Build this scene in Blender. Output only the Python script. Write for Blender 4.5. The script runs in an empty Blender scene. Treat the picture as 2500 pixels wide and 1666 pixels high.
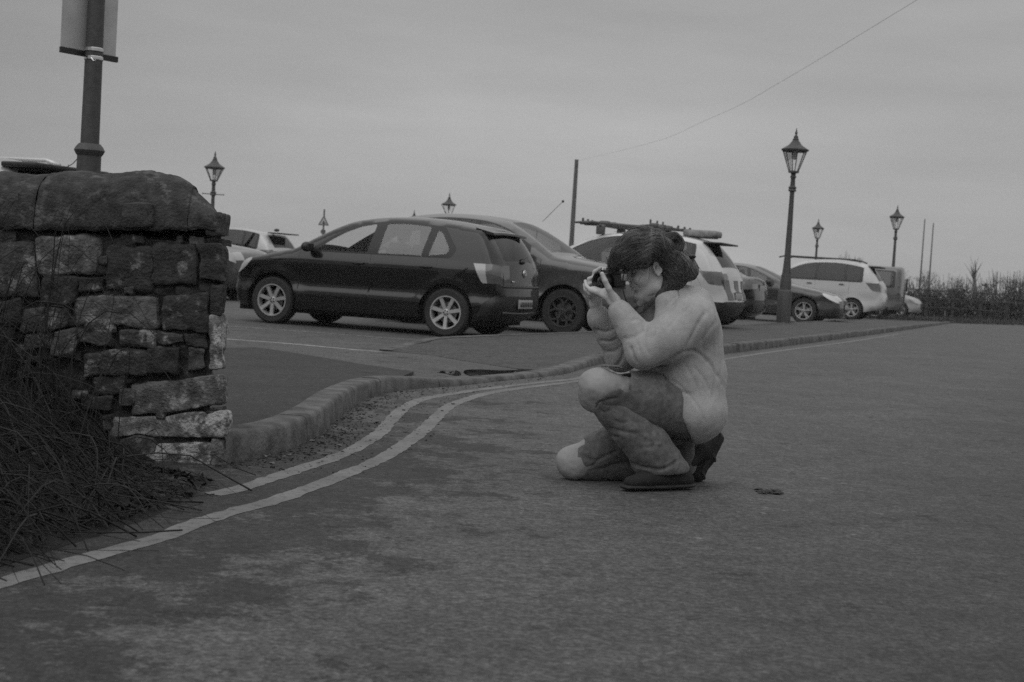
import bpy, bmesh, math, random
import numpy as np
from mathutils import Vector, Matrix
from mathutils.geometry import delaunay_2d_cdt
S = bpy.context.scene
COL = S.collection
rad = math.radians
# ------------------------------------------------------------------ camera
FPX = 3472.0; EYE = np.array([0, 0, .85]); PITCH = rad(2.74); ROLL = rad(3.5)
_F = np.array([0, math.cos(PITCH), -math.sin(PITCH)]); _r0 = np.array([1., 0, 0]); _u0 = np.array([0, math.sin(PITCH), math.cos(PITCH)])
_R = math.cos(ROLL)*_r0+math.sin(ROLL)*_u0; _U = -math.sin(ROLL)*_r0+math.cos(ROLL)*_u0
cam_d = bpy.data.cameras.new('camera_view'); cam = bpy.data.objects.new('camera_view', cam_d); COL.objects.link(cam)
M_ = Matrix([[_R[i], _U[i], -_F[i], EYE[i]] for i in range(3)]+[[0, 0, 0, 1]])
cam.matrix_world = M_
cam_d.sensor_width = 36; cam_d.lens = 50; cam_d.clip_start = .05; cam_d.clip_end = 5000
cam_d.dof.use_dof = True; cam_d.dof.focus_distance = 6.4; cam_d.dof.aperture_fstop = 6.3
S.camera = cam
# ------------------------------------------------------------------ sky and sun
SUN_EL, SUN_ROT = rad(48), rad(215)
W = bpy.data.worlds.new('World'); S.world = W; W.use_nodes = True
nt = W.node_tree; nt.nodes.clear()
def nn(t, typ, **kw):
    n = t.nodes.new(typ)
    for k, v in kw.items(): setattr(n, k, v)
    return n
out = nn(nt, 'ShaderNodeOutputWorld'); bg = nn(nt, 'ShaderNodeBackground'); bg.inputs['Strength'].default_value = .1
sky = nn(nt, 'ShaderNodeTexSky', sky_type='NISHITA', sun_disc=False, sun_elevation=SUN_EL, sun_rotation=SUN_ROT)
bw = nn(nt, 'ShaderNodeRGBToBW'); nt.links.new(sky.outputs[0], bw.inputs[0])
tc = nn(nt, 'ShaderNodeTexCoord'); sx = nn(nt, 'ShaderNodeSeparateXYZ'); nt.links.new(tc.outputs['Generated'], sx.inputs[0])
ramp = nn(nt, 'ShaderNodeValToRGB'); nt.links.new(sx.outputs['Z'], ramp.inputs[0])
cr = ramp.color_ramp
def stop(p, v):
    e = cr.elements.new(p); e.color = (v, v, v, 1)
cr.elements[0].position = 0; cr.elements[0].color = (.385,)*3+(1,)
cr.elements[1].position = 1; cr.elements[1].color = (1, 1, 1, 1)
stop(.10, .400); stop(.22, .36); stop(.30, .37); stop(.6, .8)
mp = nn(nt, 'ShaderNodeMapping'); mp.inputs['Scale'].default_value = (1.2, 1.2, 7)
nz = nn(nt, 'ShaderNodeTexNoise'); nz.inputs['Scale'].default_value = 2.2; nz.inputs['Detail'].default_value = 5; nz.inputs['Roughness'].default_value = .55
nt.links.new(tc.outputs['Generated'], mp.inputs[0]); nt.links.new(mp.outputs[0], nz.inputs[0])
mr = nn(nt, 'ShaderNodeMapRange'); mr.inputs[3].default_value = .70; mr.inputs[4].default_value = 1.30; nt.links.new(nz.outputs[0], mr.inputs[0])
m1 = nn(nt, 'ShaderNodeMath', operation='MULTIPLY'); nt.links.new(ramp.outputs[0], m1.inputs[0]); nt.links.new(mr.outputs[0], m1.inputs[1])
m2 = nn(nt, 'ShaderNodeMath', operation='MULTIPLY'); nt.links.new(m1.outputs[0], m2.inputs[0]); m2.inputs[1].default_value = 10.3
m3 = nn(nt, 'ShaderNodeMath', operation='MULTIPLY_ADD'); nt.links.new(bw.outputs[0], m3.inputs[0]); m3.inputs[1].default_value = .05; nt.links.new(m2.outputs[0], m3.inputs[2])
az = nn(nt, 'ShaderNodeMapRange'); az.inputs[1].default_value = -.42; az.inputs[2].default_value = -.05; az.inputs[3].default_value = .66; az.inputs[4].default_value = 1.; nt.links.new(sx.outputs['X'], az.inputs[0])
az2 = nn(nt, 'ShaderNodeMapRange'); az2.inputs[1].default_value = .05; az2.inputs[2].default_value = .40; az2.inputs[3].default_value = 1.; az2.inputs[4].default_value = .86; nt.links.new(sx.outputs['X'], az2.inputs[0])
m4 = nn(nt, 'ShaderNodeMath', operation='MULTIPLY'); nt.links.new(az.outputs[0], m4.inputs[0]); nt.links.new(az2.outputs[0], m4.inputs[1])   # lens vignette put into the sky colour: dimmer to either side
m5 = nn(nt, 'ShaderNodeMath', operation='MULTIPLY'); nt.links.new(m3.outputs[0], m5.inputs[0]); nt.links.new(m4.outputs[0], m5.inputs[1])
nt.links.new(m5.outputs[0], bg.inputs['Color']); nt.links.new(bg.outputs[0], out.inputs[0])
sl = bpy.data.lights.new('sun', 'SUN'); sl.energy = .75; sl.angle = rad(60); sl.color = (1, 1, 1)
so = bpy.data.objects.new('sun', sl); COL.objects.link(so)
sd = Vector((math.sin(SUN_ROT)*math.cos(SUN_EL), math.cos(SUN_ROT)*math.cos(SUN_EL), math.sin(SUN_EL)))
so.rotation_euler = sd.to_track_quat('Z', 'Y').to_euler(); so.location = (0, 0, 30)
S.cycles.use_denoising = False     # leave the sampling grain: the photograph is on grainy film
S.view_settings.view_transform = 'Standard'; S.view_settings.look = 'None'; S.view_settings.exposure = 0; S.view_settings.gamma = 1
# ------------------------------------------------------------------ pixel helpers (2500 x 1666 photograph)
def ray(px, py):
    return _F+_R*((px-1250)/FPX)+_U*((833-py)/FPX)
def G(px, py, z=0.):                      # where a sight line meets the ground height z
    r = ray(px, py); t = (z-EYE[2])/r[2]; return EYE+r*t
def P(px, py, y):                         # where it meets the vertical plane at depth y
    r = ray(px, py); return EYE+r*(y/r[1])
def proj(V):
    v = np.asarray(V)-EYE; z = v@_F
    return 1250+FPX*(v@_R)/z, 833-FPX*(v@_U)/z
def r6(x, y): return 500+x/2.353, 780+y/2.353
# ------------------------------------------------------------------ materials (all neutral: the picture is black and white)
MATS = {}
def mat(name, c, rough=.7, metal=0., var=.0, scale=6., bump=0., bscale=None, spec=.5, coat=0., c2=None, detail=4, stretch=None):
    if name in MATS: return MATS[name]
    m = bpy.data.materials.new(name); m.use_nodes = True; t = m.node_tree; b = t.nodes['Principled BSDF']
    b.inputs['Base Color'].default_value = (c, c, c, 1); b.inputs['Roughness'].default_value = rough; b.inputs['Metallic'].default_value = metal
    b.inputs['Specular IOR Level'].default_value = spec; b.inputs['Coat Weight'].default_value = coat; b.inputs['Coat Roughness'].default_value = .04
    if var or c2 is not None or bump:
        co = nn(t, 'ShaderNodeTexCoord'); mpp = nn(t, 'ShaderNodeMapping')
        if stretch: mpp.inputs['Scale'].default_value = stretch
        t.links.new(co.outputs['Object'], mpp.inputs[0])
        n = nn(t, 'ShaderNodeTexNoise'); n.inputs['Scale'].default_value = scale; n.inputs['Detail'].default_value = detail; n.inputs['Roughness'].default_value = .6
        t.links.new(mpp.outputs[0], n.inputs[0])
        if var or c2 is not None:
            r = nn(t, 'ShaderNodeValToRGB'); lo = c*(1-var) if c2 is None else c; hi = c*(1+var) if c2 is None else c2
            r.color_ramp.elements[0].position = .35; r.color_ramp.elements[1].position = .65
            r.color_ramp.elements[0].color = (lo, lo, lo, 1); r.color_ramp.elements[1].color = (hi, hi, hi, 1)
            t.links.new(n.outputs[0], r.inputs[0]); t.links.new(r.outputs[0], b.inputs['Base Color'])
        if bump:
            n2 = nn(t, 'ShaderNodeTexNoise'); n2.inputs['Scale'].default_value = bscale or scale*4; n2.inputs['Detail'].default_value = 3
            t.links.new(mpp.outputs[0], n2.inputs[0])
            bp = nn(t, 'ShaderNodeBump'); bp.inputs['Strength'].default_value = bump; bp.inputs['Distance'].default_value = .01
            t.links.new(n2.outputs[0], bp.inputs['Height']); t.links.new(bp.outputs[0], b.inputs['Normal'])
    MATS[name] = m; return m
def glass(name, tint=.5, refl=.5, base=0.):
    if name in MATS: return MATS[name]
    m = bpy.data.materials.new(name); m.use_nodes = True; t = m.node_tree; t.nodes.clear()
    o = nn(t, 'ShaderNodeOutputMaterial'); mx = nn(t, 'ShaderNodeMixShader'); tr = nn(t, 'ShaderNodeBsdfTransparent'); gl = nn(t, 'ShaderNodeBsdfGlossy')
    tr.inputs[0].default_value = (tint,)*3+(1,); gl.inputs[0].default_value = (.9,)*3+(1,); gl.inputs['Roughness'].default_value = .03
    fr = nn(t, 'ShaderNodeFresnel'); fr.inputs[0].default_value = 1.5
    mm = nn(t, 'ShaderNodeMath', operation='MULTIPLY_ADD'); t.links.new(fr.outputs[0], mm.inputs[0]); mm.inputs[1].default_value = refl*1.6; mm.inputs[2].default_value = .02*refl+base
    mm.use_clamp = True
    t.links.new(mm.outputs[0], mx.inputs[0]); t.links.new(tr.outputs[0], mx.inputs[1]); t.links.new(gl.outputs[0], mx.inputs[2]); t.links.new(mx.outputs[0], o.inputs[0])
    MATS[name] = m; return m
# ------------------------------------------------------------------ mesh helpers
def tag(o, label=None, cat=None, group=None, kind=None):
    if label: o['label'] = label
    if cat: o['category'] = cat
    if group: o['group'] = group
    if kind: o['kind'] = kind
    return o
def empty(name, loc=(0, 0, 0), rz=0., **kw):
    o = bpy.data.objects.new(name, None); COL.objects.link(o); o.location = loc; o.rotation_euler = (0, 0, rz); o.empty_display_size = .1
    return tag(o, **kw)
def mk(name, verts, faces, m, parent=None, smooth=True, fm=None, **kw):
    me = bpy.data.meshes.new(name); me.from_pydata([tuple(map(float, v)) for v in verts], [], [tuple(map(int, f)) for f in faces])
    for q in (m if isinstance(m, (list, tuple)) else [m]): me.materials.append(q)
    if smooth: me.polygons.foreach_set('use_smooth', [True]*len(me.polygons))
    if fm is not None: me.polygons.foreach_set('material_index', list(map(int, fm)))
    me.update(); o = bpy.data.objects.new(name, me); COL.objects.link(o)
    if parent is not None: o.parent = parent
    return tag(o, **kw)
class MB:
    """collects shapes into one mesh"""
    def __init__(s): s.v = []; s.f = []; s.n = 0; s.mi = []
    def add(s, v, f, mi=0):
        v = np.asarray(v, float).reshape(-1, 3); s.v.append(v)
        for q in f: s.f.append(tuple(int(i)+s.n for i in q)); s.mi.append(mi)
        s.n += len(v); return s
    def box(s, c, d, rz=0., mi=0, bev=.0, R=None):
        c = np.array(c, float); d = np.array(d, float)/2; b = min(bev, *(d*.9))
        vs = []; fs = []
        if b <= 0:
            vs = [[sx*d[0], sy*d[1], sz*d[2]] for sx in (-1, 1) for sy in (-1, 1) for sz in (-1, 1)]
            fs = [(0, 1, 3, 2), (4, 6, 7, 5), (0, 4, 5, 1), (2, 3, 7, 6), (0, 2, 6, 4), (1, 5, 7, 3)]
        else:
            bm = bmesh.new(); bmesh.ops.create_cube(bm, size=1)
            for v in bm.verts: v.co = Vector([v.co[i]*2*d[i] for i in range(3)])
            bmesh.ops.bevel(bm, geom=bm.edges[:], offset=b, segments=2, affect='EDGES', profile=.6)
            bm.verts.index_update(); vs = [list(v.co) for v in bm.verts]; fs = [[v.index for v in f.verts] for f in bm.faces]; bm.free()
        vs = np.array(vs)
        if R is not None: vs = vs@np.array(R).T
        elif rz: cz, sz_ = math.cos(rz), math.sin(rz); vs = vs@np.array([[cz, -sz_, 0], [sz_, cz, 0], [0, 0, 1]]).T
        return s.add(vs+c, fs, mi)
    def tube(s, pts, r, n=8, mi=0, cap=True, flat=None):
        pts = np.array(pts, float); k = len(pts); r = np.broadcast_to(np.array(r, float), (k,))
        T = np.gradient(pts, axis=0); T /= np.linalg.norm(T, axis=1)[:, None]+1e-9
        ref = np.array([0, 0, 1.]) if abs(T[0][2]) < .9 else np.array([1., 0, 0])
        vs = []
        A = np.cross(T[0], ref); A /= np.linalg.norm(A)
        for i in range(k):
            A = A-T[i]*(A@T[i]); A /= np.linalg.norm(A)+1e-9; B = np.cross(T[i], A)
            for j in range(n):
                a = 2*math.pi*j/n; vs.append(pts[i]+r[i]*(A*math.cos(a)+B*math.sin(a)*(flat or 1)))
        fs = [(i*n+j, i*n+(j+1) % n, (i+1)*n+(j+1) % n, (i+1)*n+j) for i in range(k-1) for j in range(n)]
        if cap: fs += [tuple(range(n))[::-1], tuple((k-1)*n+j for j in range(n))]
        return s.add(vs, fs, mi)
    def lathe(s, prof, c=(0, 0, 0), n=24, mi=0, axis='z', rot=0., R=None, cap=True):
        vs = []
        for r, z in prof:
            for j in range(n):
                a = 2*math.pi*j/n+rot
                p = (r*math.cos(a), r*math.sin(a), z) if axis == 'z' else (r*math.cos(a), z, r*math.sin(a))
                vs.append(p)
        vs = np.array(vs)
        if R is not None: vs = vs@np.array(R).T
        k = len(prof)
        fs = [(i*n+j, i*n+(j+1) % n, (i+1)*n+(j+1) % n, (i+1)*n+j) for i in range(k-1) for j in range(n)]
        if cap and prof[0][0] > 0: fs.append(tuple(range(n)))
        if cap and prof[-1][0] > 0: fs.append(tuple((k-1)*n+j for j in range(n))[::-1])
        return s.add(vs+np.array(c), fs, mi)
    def ball(s, c, r, n=12, mi=0, R=None):
        r = np.broadcast_to(np.array(r, float), (3,)); vs = []; m = n//2
        for i in range(1, m):
            t = math.pi*i/m
            for j in range(n):
                a = 2*math.pi*j/n; vs.append((math.sin(t)*math.cos(a), math.sin(t)*math.sin(a), math.cos(t)))
        vs += [(0, 0, 1), (0, 0, -1)]; vs = np.array(vs)*r
        if R is not None: vs = vs@np.array(R).T
        q = (m-1)*n
        fs = [(i*n+j, (i+1)*n+j, (i+1)*n+(j+1) % n, i*n+(j+1) % n) for i in range(m-2) for j in range(n)]
        fs += [(q, j, (j+1) % n) for j in range(n)]+[(q+1, (m-2)*n+(j+1) % n, (m-2)*n+j) for j in range(n)]
        return s.add(vs+np.array(c), fs, mi)
    def build(s, name, m, parent=None, smooth=True, sharp=None, **kw):
        v = np.concatenate(s.v) if s.v else np.zeros((0, 3))
        o = mk(name, v, s.f, m, parent, smooth, fm=s.mi, **kw)
        if sharp:
            o.data.set_sharp_from_angle(angle=rad(sharp))
        return o
def crom(pts, n=8, closed=False):
    P_ = np.array(pts, float); k = len(P_); o = []
    rng = range(k if closed else k-1)
    for i in rng:
        p0 = P_[(i-1) % k] if closed or i > 0 else 2*P_[0]-P_[1]
        p1 = P_[i]; p2 = P_[(i+1) % k]; p3 = P_[(i+2) % k] if closed or i+2 < k else 2*P_[k-1]-P_[k-2]
        for t in np.linspace(0, 1, n, endpoint=False):
            o.append(.5*((2*p1)+(-p0+p2)*t+(2*p0-5*p1+4*p2-p3)*t*t+(-p0+3*p1-3*p2+p3)*t**3))
    if not closed: o.append(P_[-1])
    return np.array(o)
def resample(p, step):
    p = np.array(p, float); d = np.r_[0, np.cumsum(np.linalg.norm(np.diff(p, axis=0), axis=1))]
    k = max(2, int(d[-1]/step)+1); t = np.linspace(0, d[-1], k); return np.stack([np.interp(t, d, p[:, i]) for i in range(p.shape[1])], 1)
def inpoly(x, y, poly):
    x = np.asarray(x, float); y = np.asarray(y, float); c = np.zeros(x.shape, bool); n = len(poly); j = n-1
    for i in range(n):
        xi, yi = poly[i][0], poly[i][1]; xj, yj = poly[j][0], poly[j][1]
        if yi != yj: c ^= ((yi > y) != (yj > y)) & (x < (xj-xi)*(y-yi)/(yj-yi)+xi)
        j = i
    return c
def cdt(outer, holes, lines, step, jitter=0.):
    """triangulate polygon with constraint polygons and an interior grid: (verts Nx2, tris)"""
    pts = []; edges = []
    def addpoly(pl, closed=True):
        b = len(pts); pl = [tuple(map(float, q[:2])) for q in pl]; pts.extend(pl); k = len(pl)
        for i in range(k if closed else k-1): edges.append((b+i, b+(i+1) % k))
    addpoly(outer)
    for h in holes: addpoly(h)
    for l in lines: addpoly(l)
    A = np.array([q[:2] for q in outer]); x0, y0 = A.min(0); x1, y1 = A.max(0)
    gx, gy = np.meshgrid(np.arange(x0+step/2, x1, step), np.arange(y0+step/2, y1, step)); gx = gx.ravel(); gy = gy.ravel()
    if jitter:
        rs = np.random.RandomState(3); gx = gx+rs.uniform(-jitter, jitter, gx.shape)*step; gy = gy+rs.uniform(-jitter, jitter, gy.shape)*step
    ok = inpoly(gx, gy, A)
    for h in holes: ok &= ~inpoly(gx, gy, h)
    E = np.array(pts)
    gx, gy = gx[ok], gy[ok]
    if len(gx):
        keep = np.ones(len(gx), bool)
        for e in edges:
            a, b = E[e[0]], E[e[1]]; ab = b-a; L = ab@ab+1e-12
            t = np.clip(((gx-a[0])*ab[0]+(gy-a[1])*ab[1])/L, 0, 1); keep &= np.hypot(gx-a[0]-t*ab[0], gy-a[1]-t*ab[1]) > step*.3
        pts.extend(zip(gx[keep].tolist(), gy[keep].tolist()))
    v, _, f, *_r = delaunay_2d_cdt([Vector(q) for q in pts], edges, [], 0, 1e-6)
    V = np.array([tuple(q) for q in v]); F = np.array([tuple(q) for q in f if len(q) == 3])
    C = V[F].mean(1); ok = inpoly(C[:, 0], C[:, 1], A)
    for h in holes: ok &= ~inpoly(C[:, 0], C[:, 1], h)
    return V, F[ok]
# ================================================================== GROUND
def asphalt(name, base, lo, hi, sc=1.0, damp_vignette=False):
    m = bpy.data.materials.new(name); m.use_nodes = True; t = m.node_tree; b = t.nodes['Principled BSDF']
    co = nn(t, 'ShaderNodeTexCoord'); L = t.links.new
    def noise(s, d=4, r=.6, stretch=None, src=None):
        n = nn(t, 'ShaderNodeTexNoise'); n.inputs['Scale'].default_value = s; n.inputs['Detail'].default_value = d; n.inputs['Roughness'].default_value = r
        if stretch:
            mp_ = nn(t, 'ShaderNodeMapping'); mp_.inputs['Scale'].default_value = stretch; L(co.outputs['Object'], mp_.inputs[0]); L(mp_.outputs[0], n.inputs[0])
        else: L(co.outputs['Object'], n.inputs[0])
        return n.outputs[0]
    def rng(src, a, b_, c, d):
        r = nn(t, 'ShaderNodeMapRange'); r.inputs[1].default_value = a; r.inputs[2].default_value = b_; r.inputs[3].default_value = c; r.inputs[4].default_value = d; L(src, r.inputs[0]); return r.outputs[0]
    def mul(a, b_):
        q = nn(t, 'ShaderNodeMath', operation='MULTIPLY'); L(a, q.inputs[0])
        if isinstance(b_, float): q.inputs[1].default_value = b_
        else: L(b_, q.inputs[1])
        return q.outputs[0]
    big = rng(noise(.9, 5, .62), .38, .62, .90, 1.10)
    mid = rng(noise(2.6, 7, .72), .42, .60, .90, 1.06)
    fine = rng(noise(26., 4, .8), .40, .60, .72, 1.25)
    grit = rng(noise(8.5, 6, .8), .41, .60, .80, 1.14)
    blot = rng(noise(3.4, 8, .8), .585, .62, 1., .45)
    v = mul(mul(mul(mul(mul(mul(big, mid), fine), grit), blot), rng(noise(62., 3, .8), .40, .62, .60, 1.42)), float(base))
    if damp_vignette:   # damp, mossy strip along the verge on the left
        sp = nn(t, 'ShaderNodeSeparateXYZ'); L(co.outputs['Object'], sp.inputs[0])
        ad = nn(t, 'ShaderNodeMath', operation='MULTIPLY_ADD'); L(sp.outputs['Y'], ad.inputs[0]); ad.inputs[1].default_value = -.22; L(sp.outputs['X'], ad.inputs[2])
        gd0 = rng(ad.outputs[0], -1.9, -.70, .145, -.06); gy = rng(sp.outputs['Y'], 6., 10., 0., -.16); ga = nn(t, 'ShaderNodeMath', operation='ADD'); L(gd0, ga.inputs[0]); L(gy, ga.inputs[1]); gd = ga.outputs[0]
        ae = nn(t, 'ShaderNodeMath', operation='ADD'); L(noise(2.3, 12, .82), ae.inputs[0]); L(gd, ae.inputs[1])
        v = mul(v, rng(ae.outputs[0], .545, .585, 1., .40))
        bd = nn(t, 'ShaderNodeMath', operation='MULTIPLY_ADD'); L(sp.outputs['Y'], bd.inputs[0]); bd.inputs[1].default_value = -.45; L(sp.outputs['X'], bd.inputs[2])   # lens vignette painted into the road colour: darker towards the near right
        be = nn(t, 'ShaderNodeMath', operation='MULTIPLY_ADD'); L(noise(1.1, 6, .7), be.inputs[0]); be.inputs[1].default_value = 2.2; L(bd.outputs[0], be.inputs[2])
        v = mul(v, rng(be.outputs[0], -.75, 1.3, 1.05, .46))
        vo = nn(t, 'ShaderNodeTexVoronoi'); vo.inputs['Scale'].default_value = 5.; L(co.outputs['Object'], vo.inputs['Vector'])
        v = mul(v, rng(vo.outputs['Distance'], .06, .10, 1.6, 1.))     # a scatter of pale chippings
    L(v, b.inputs['Base Color']); b.inputs['Roughness'].default_value = .75; b.inputs['Specular IOR Level'].default_value = .4
    bp = nn(t, 'ShaderNodeBump'); bp.inputs['Strength'].default_value = .55; bp.inputs['Distance'].default_value = .006
    L(noise(110., 4, .7), bp.inputs['Height']); L(bp.outputs[0], b.inputs['Normal'])
    return m
M_road = asphalt('road_asphalt', .088, 0, 0, damp_vignette=True)
M_path = asphalt('path_asphalt', .034, 0, 0)
M_isl = asphalt('island_asphalt', .066, 0, 0)
M_stonek = mat('kerb_stone', .10, .9, var=.5, scale=7, bump=.8, bscale=60, detail=9)
def paint_mat(name, c, wear=.5):
    m = mat(name, c, .75, bump=.3, bscale=90, var=.001); t = m.node_tree; b = t.nodes['Principled BSDF']; L = t.links.new
    co = nn(t, 'ShaderNodeTexCoord'); n = nn(t, 'ShaderNodeTexNoise'); n.inputs['Scale'].default_value = 28; n.inputs['Detail'].default_value = 8; n.inputs['Roughness'].default_value = .75
    L(co.outputs['Object'], n.inputs[0]); r = nn(t, 'ShaderNodeValToRGB'); r.color_ramp.elements[0].position = .30+wear*.12; r.color_ramp.elements[1].position = .42+wear*.14
    r.color_ramp.elements[0].color = (.085,)*3+(1,); r.color_ramp.elements[1].color = (c,)*3+(1,); L(n.outputs[0], r.inputs[0])
    n2 = nn(t, 'ShaderNodeTexNoise'); n2.inputs['Scale'].default_value = 3.; n2.inputs['Detail'].default_value = 5; L(co.outputs['Object'], n2.inputs[0])
    r2 = nn(t, 'ShaderNodeMapRange'); r2.inputs[1].default_value = .3; r2.inputs[2].default_value = .7; r2.inputs[3].default_value = .75; r2.inputs[4].default_value = 1.2; L(n2.outputs[0], r2.inputs[0])
    mx = nn(t, 'ShaderNodeVectorMath', operation='SCALE'); L(r.outputs[0], mx.inputs[0]); L(r2.outputs[0], mx.inputs['Scale']); L(mx.outputs[0], b.inputs['Base Color'])
    return m
M_yellow = paint_mat('line_paint', .17, .55); M_white = paint_mat('bay_paint', .30, .45)
gs = 900
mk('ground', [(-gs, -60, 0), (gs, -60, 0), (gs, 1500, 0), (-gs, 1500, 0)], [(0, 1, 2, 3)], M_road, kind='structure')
# kerb line, front foot traced on the ground
kz = [(120, 832), (300, 796), (480, 750), (620, 688), (700, 632), (765, 572), (830, 520), (950, 450), (1100, 412), (1300, 394), (1450, 384), (1590, 367), (1750, 350), (1900, 335), (2080, 312)]
KF = [G(*r6(*q)) for q in kz]+[G(1450, 893), G(1520, 884), G(1640, 876), G(1766, 865), G(1900, 848), G(2000, 835), G(2150, 815), G(2260, 799), G(2330, 789)]
KF = np.array(KF); KF[:, 2] = 0
hk = [.12, .12, .12, .12, .12, .12, .115, .11, .09, .065, .045, .035, .035, .035, .05]+[.07, .09, .10, .11, .11, .11, .11, .10, .06]
kp = resample(crom(np.c_[KF[:, :2], hk], 6), .10)
def fbm0(p, s):
    return np.sin(p[:, 0]*s+p[:, 1]*s*.7)*np.cos(p[:, 1]*s*1.3-p[:, 2]*s*2)+.5*np.sin(p[:, 0]*s*2.7-p[:, 1]*s*2.1+p[:, 2]*20)
def offs(p, d):
    T = np.gradient(p[:, :2], axis=0); T /= np.linalg.norm(T, axis=1)[:, None]; N = np.stack([-T[:, 1], T[:, 0]], 1); return p[:, :2]+N*d
kerb = MB(); rng0 = random.Random(5)
i = 0
back = offs(kp, .145); o1 = offs(kp, .018); o2 = offs(kp, .008); o3 = offs(kp, .030)
while i < len(kp)-2:
    j = min(i+9, len(kp)-1); dz = rng0.uniform(-.004, .004); ds = rng0.uniform(-.004, .004); v = []; f = []
    idx = list(range(i, j+1))
    for k in idx:
        h = kp[k, 2]+dz
        e = 0.
        cur = [(kp[k, :2], -.05), (kp[k, :2], .0), (o2[k], max(h-.022, .004)), (o1[k], h-.006), (o3[k], h), (back[k], h), (back[k], -.05)]
        for q, z in cur: v.append((q[0], q[1], z))
    v = np.array(v).reshape(len(idx), 7, 3)
    v[0] += (v[1]-v[0])*.04; v[-1] += (v[-2]-v[-1])*.04
    n7 = 7
    for a in range(len(idx)-1):
        for b in range(6): f.append((a*n7+b, (a+1)*n7+b, (a+1)*n7+b+1, a*n7+b+1))
    f.append(tuple(range(7))); f.append(tuple((len(idx)-1)*7+q for q in range(7))[::-1])
    kerb.add(v.reshape(-1, 3), f); i = j
kerb.build('kerb', M_stonek, smooth=True, sharp=50, kind='structure')
# footway wedge behind the kerb on the left, and the raised island on the right
bk = offs(kp, .143)
def kidx(px, py):
    q = G(px, py); return int(np.argmin(np.hypot(kp[:, 0]-q[0], kp[:, 1]-q[1])))
def sheet(name, poly3, m, step=.5):
    poly3 = np.array(poly3, float); V, F = cdt(poly3[:, :2], [], [], step)
    # inverse-distance height from the outline
    D = np.hypot(V[:, None, 0]-poly3[None, :, 0], V[:, None, 1]-poly3[None, :, 1])+1e-4; w = 1/D**5; z = (w*poly3[None, :, 2]).sum(1)/w.sum(1)
    k = len(poly3); b = len(V); E = poly3.copy(); E2 = E.copy(); E2[:, 2] = -.03
    zi = []
    for q in E: zi.append(z[np.argmin(np.hypot(V[:, 0]-q[0], V[:, 1]-q[1]))])
    E[:, 2] = zi
    VV = np.concatenate([np.c_[V, z], E, E2]); FF = [tuple(f) for f in F]+[(b+i, b+(i+1) % k, b+k+(i+1) % k, b+k+i) for i in range(k)]
    mk(name, VV, FF, m, kind='structure', smooth=False)
kt = kidx(*r6(1240, 400))
w1 = [(bk[k, 0], bk[k, 1], kp[k, 2]-.006) for k in range(0, kt+1)]
w2 = [G(*r6(x, y), z) for x, y, z in ((1200, 300, .02), (1050, 277, .003), (900, 257, .003), (800, 240, .003), (700, 222, .003), (500, 190, .003), (300, 161, .003), (100, 163, .003))]
w3 = [np.array([-9., 13.5, .012]), np.array([-12, 8., .05]), np.array([-4., 6.6, .12]), np.array([-1.45, 6.15, .125])]
sheet('footway', w1+[tuple(q) for q in w2]+[tuple(q) for q in w3], M_path, .45)
ks = kidx(*r6(2000, 325)); ke = len(kp)-3
i1 = [(bk[k, 0], bk[k, 1], kp[k, 2]-.006) for k in range(ks, ke+1)]
far = [G(2300, 786, .05), G(2130, 781, .1), G(1917, 790, .1), G(1700, 800, .1), G(1443, 812, .1), G(1250, 819, .1), G(1090, 826, .1), G(1060, 829, .09), G(1030, 836, .075), G(1000, 843, .05), G(975, 850, .02), G(948, 857, .004), G(1000, 861, .003), G(1065, 868, .003), G(1110, 877, .003), G(1160, 885, .003), G(1210, 893, .003), G(1260, 900, .005)]
i2 = [tuple(q) for q in resample(np.array(far), .5)]
sheet('pavement', i1+i2, M_isl, .8)
ek = MB(); fe = np.array(far[:12])           # stone edging round the island's car park side
fe = resample(crom(fe, 4), .4); T = np.gradient(fe[:, :2], axis=0); T /= np.linalg.norm(T, axis=1)[:, None]; Nn = np.stack([T[:, 1], -T[:, 0]], 1)
vv = []
for k in range(len(fe)):
    for d, z in ((.10, -.02), (.10, fe[k, 2]), (.09, fe[k, 2]+.008), (-.03, fe[k, 2]+.008), (-.03, -.02)):
        vv.append((fe[k, 0]+Nn[k, 0]*d, fe[k, 1]+Nn[k, 1]*d, z))
ff = [(k*5+b, (k+1)*5+b, (k+1)*5+b+1, k*5+b+1) for k in range(len(fe)-1) for b in range(4)]
ek.add(vv, ff).build('kerb_edging', M_stonek, sharp=40, kind='structure')
# painted lines
def ribbon(name, cz, w, m, z=.0015, step=.05, ragged=.0035, gaps=(), **kw):
    c = resample(crom(np.array(cz)[:, :2], 6), step); L_ = offs(np.c_[c, c[:, 0]*0], w/2); R_ = offs(np.c_[c, c[:, 0]*0], -w/2); rr = np.random.RandomState(len(c)); mbb = MB()
    L_ = L_+rr.normal(0, ragged, L_.shape); R_ = R_+rr.normal(0, ragged, R_.shape)
    k = len(c); v = np.concatenate([np.c_[L_, np.full(k, z)], np.c_[R_, np.full(k, z)]])
    s = np.linspace(0, 1, k); f = [(i, i+1, k+i+1, k+i) for i in range(k-1) if not any(a < s[i] < b for a, b in gaps)]
    return mk(name, v, f, m, smooth=False, kind='structure', **kw)
def r7(x, y): return x/1.8824, 1000+y/1.8824
low = [G(*r7(*q)) for q in ((-120, 838), (0, 800), (150, 757), (300, 712), (450, 668), (600, 630), (760, 583), (850, 542), (950, 508), (1100, 462), (1200, 437), (1300, 405), (1450, 352), (1600, 292), (1750, 228), (1850, 168), (1950, 92))]
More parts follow.
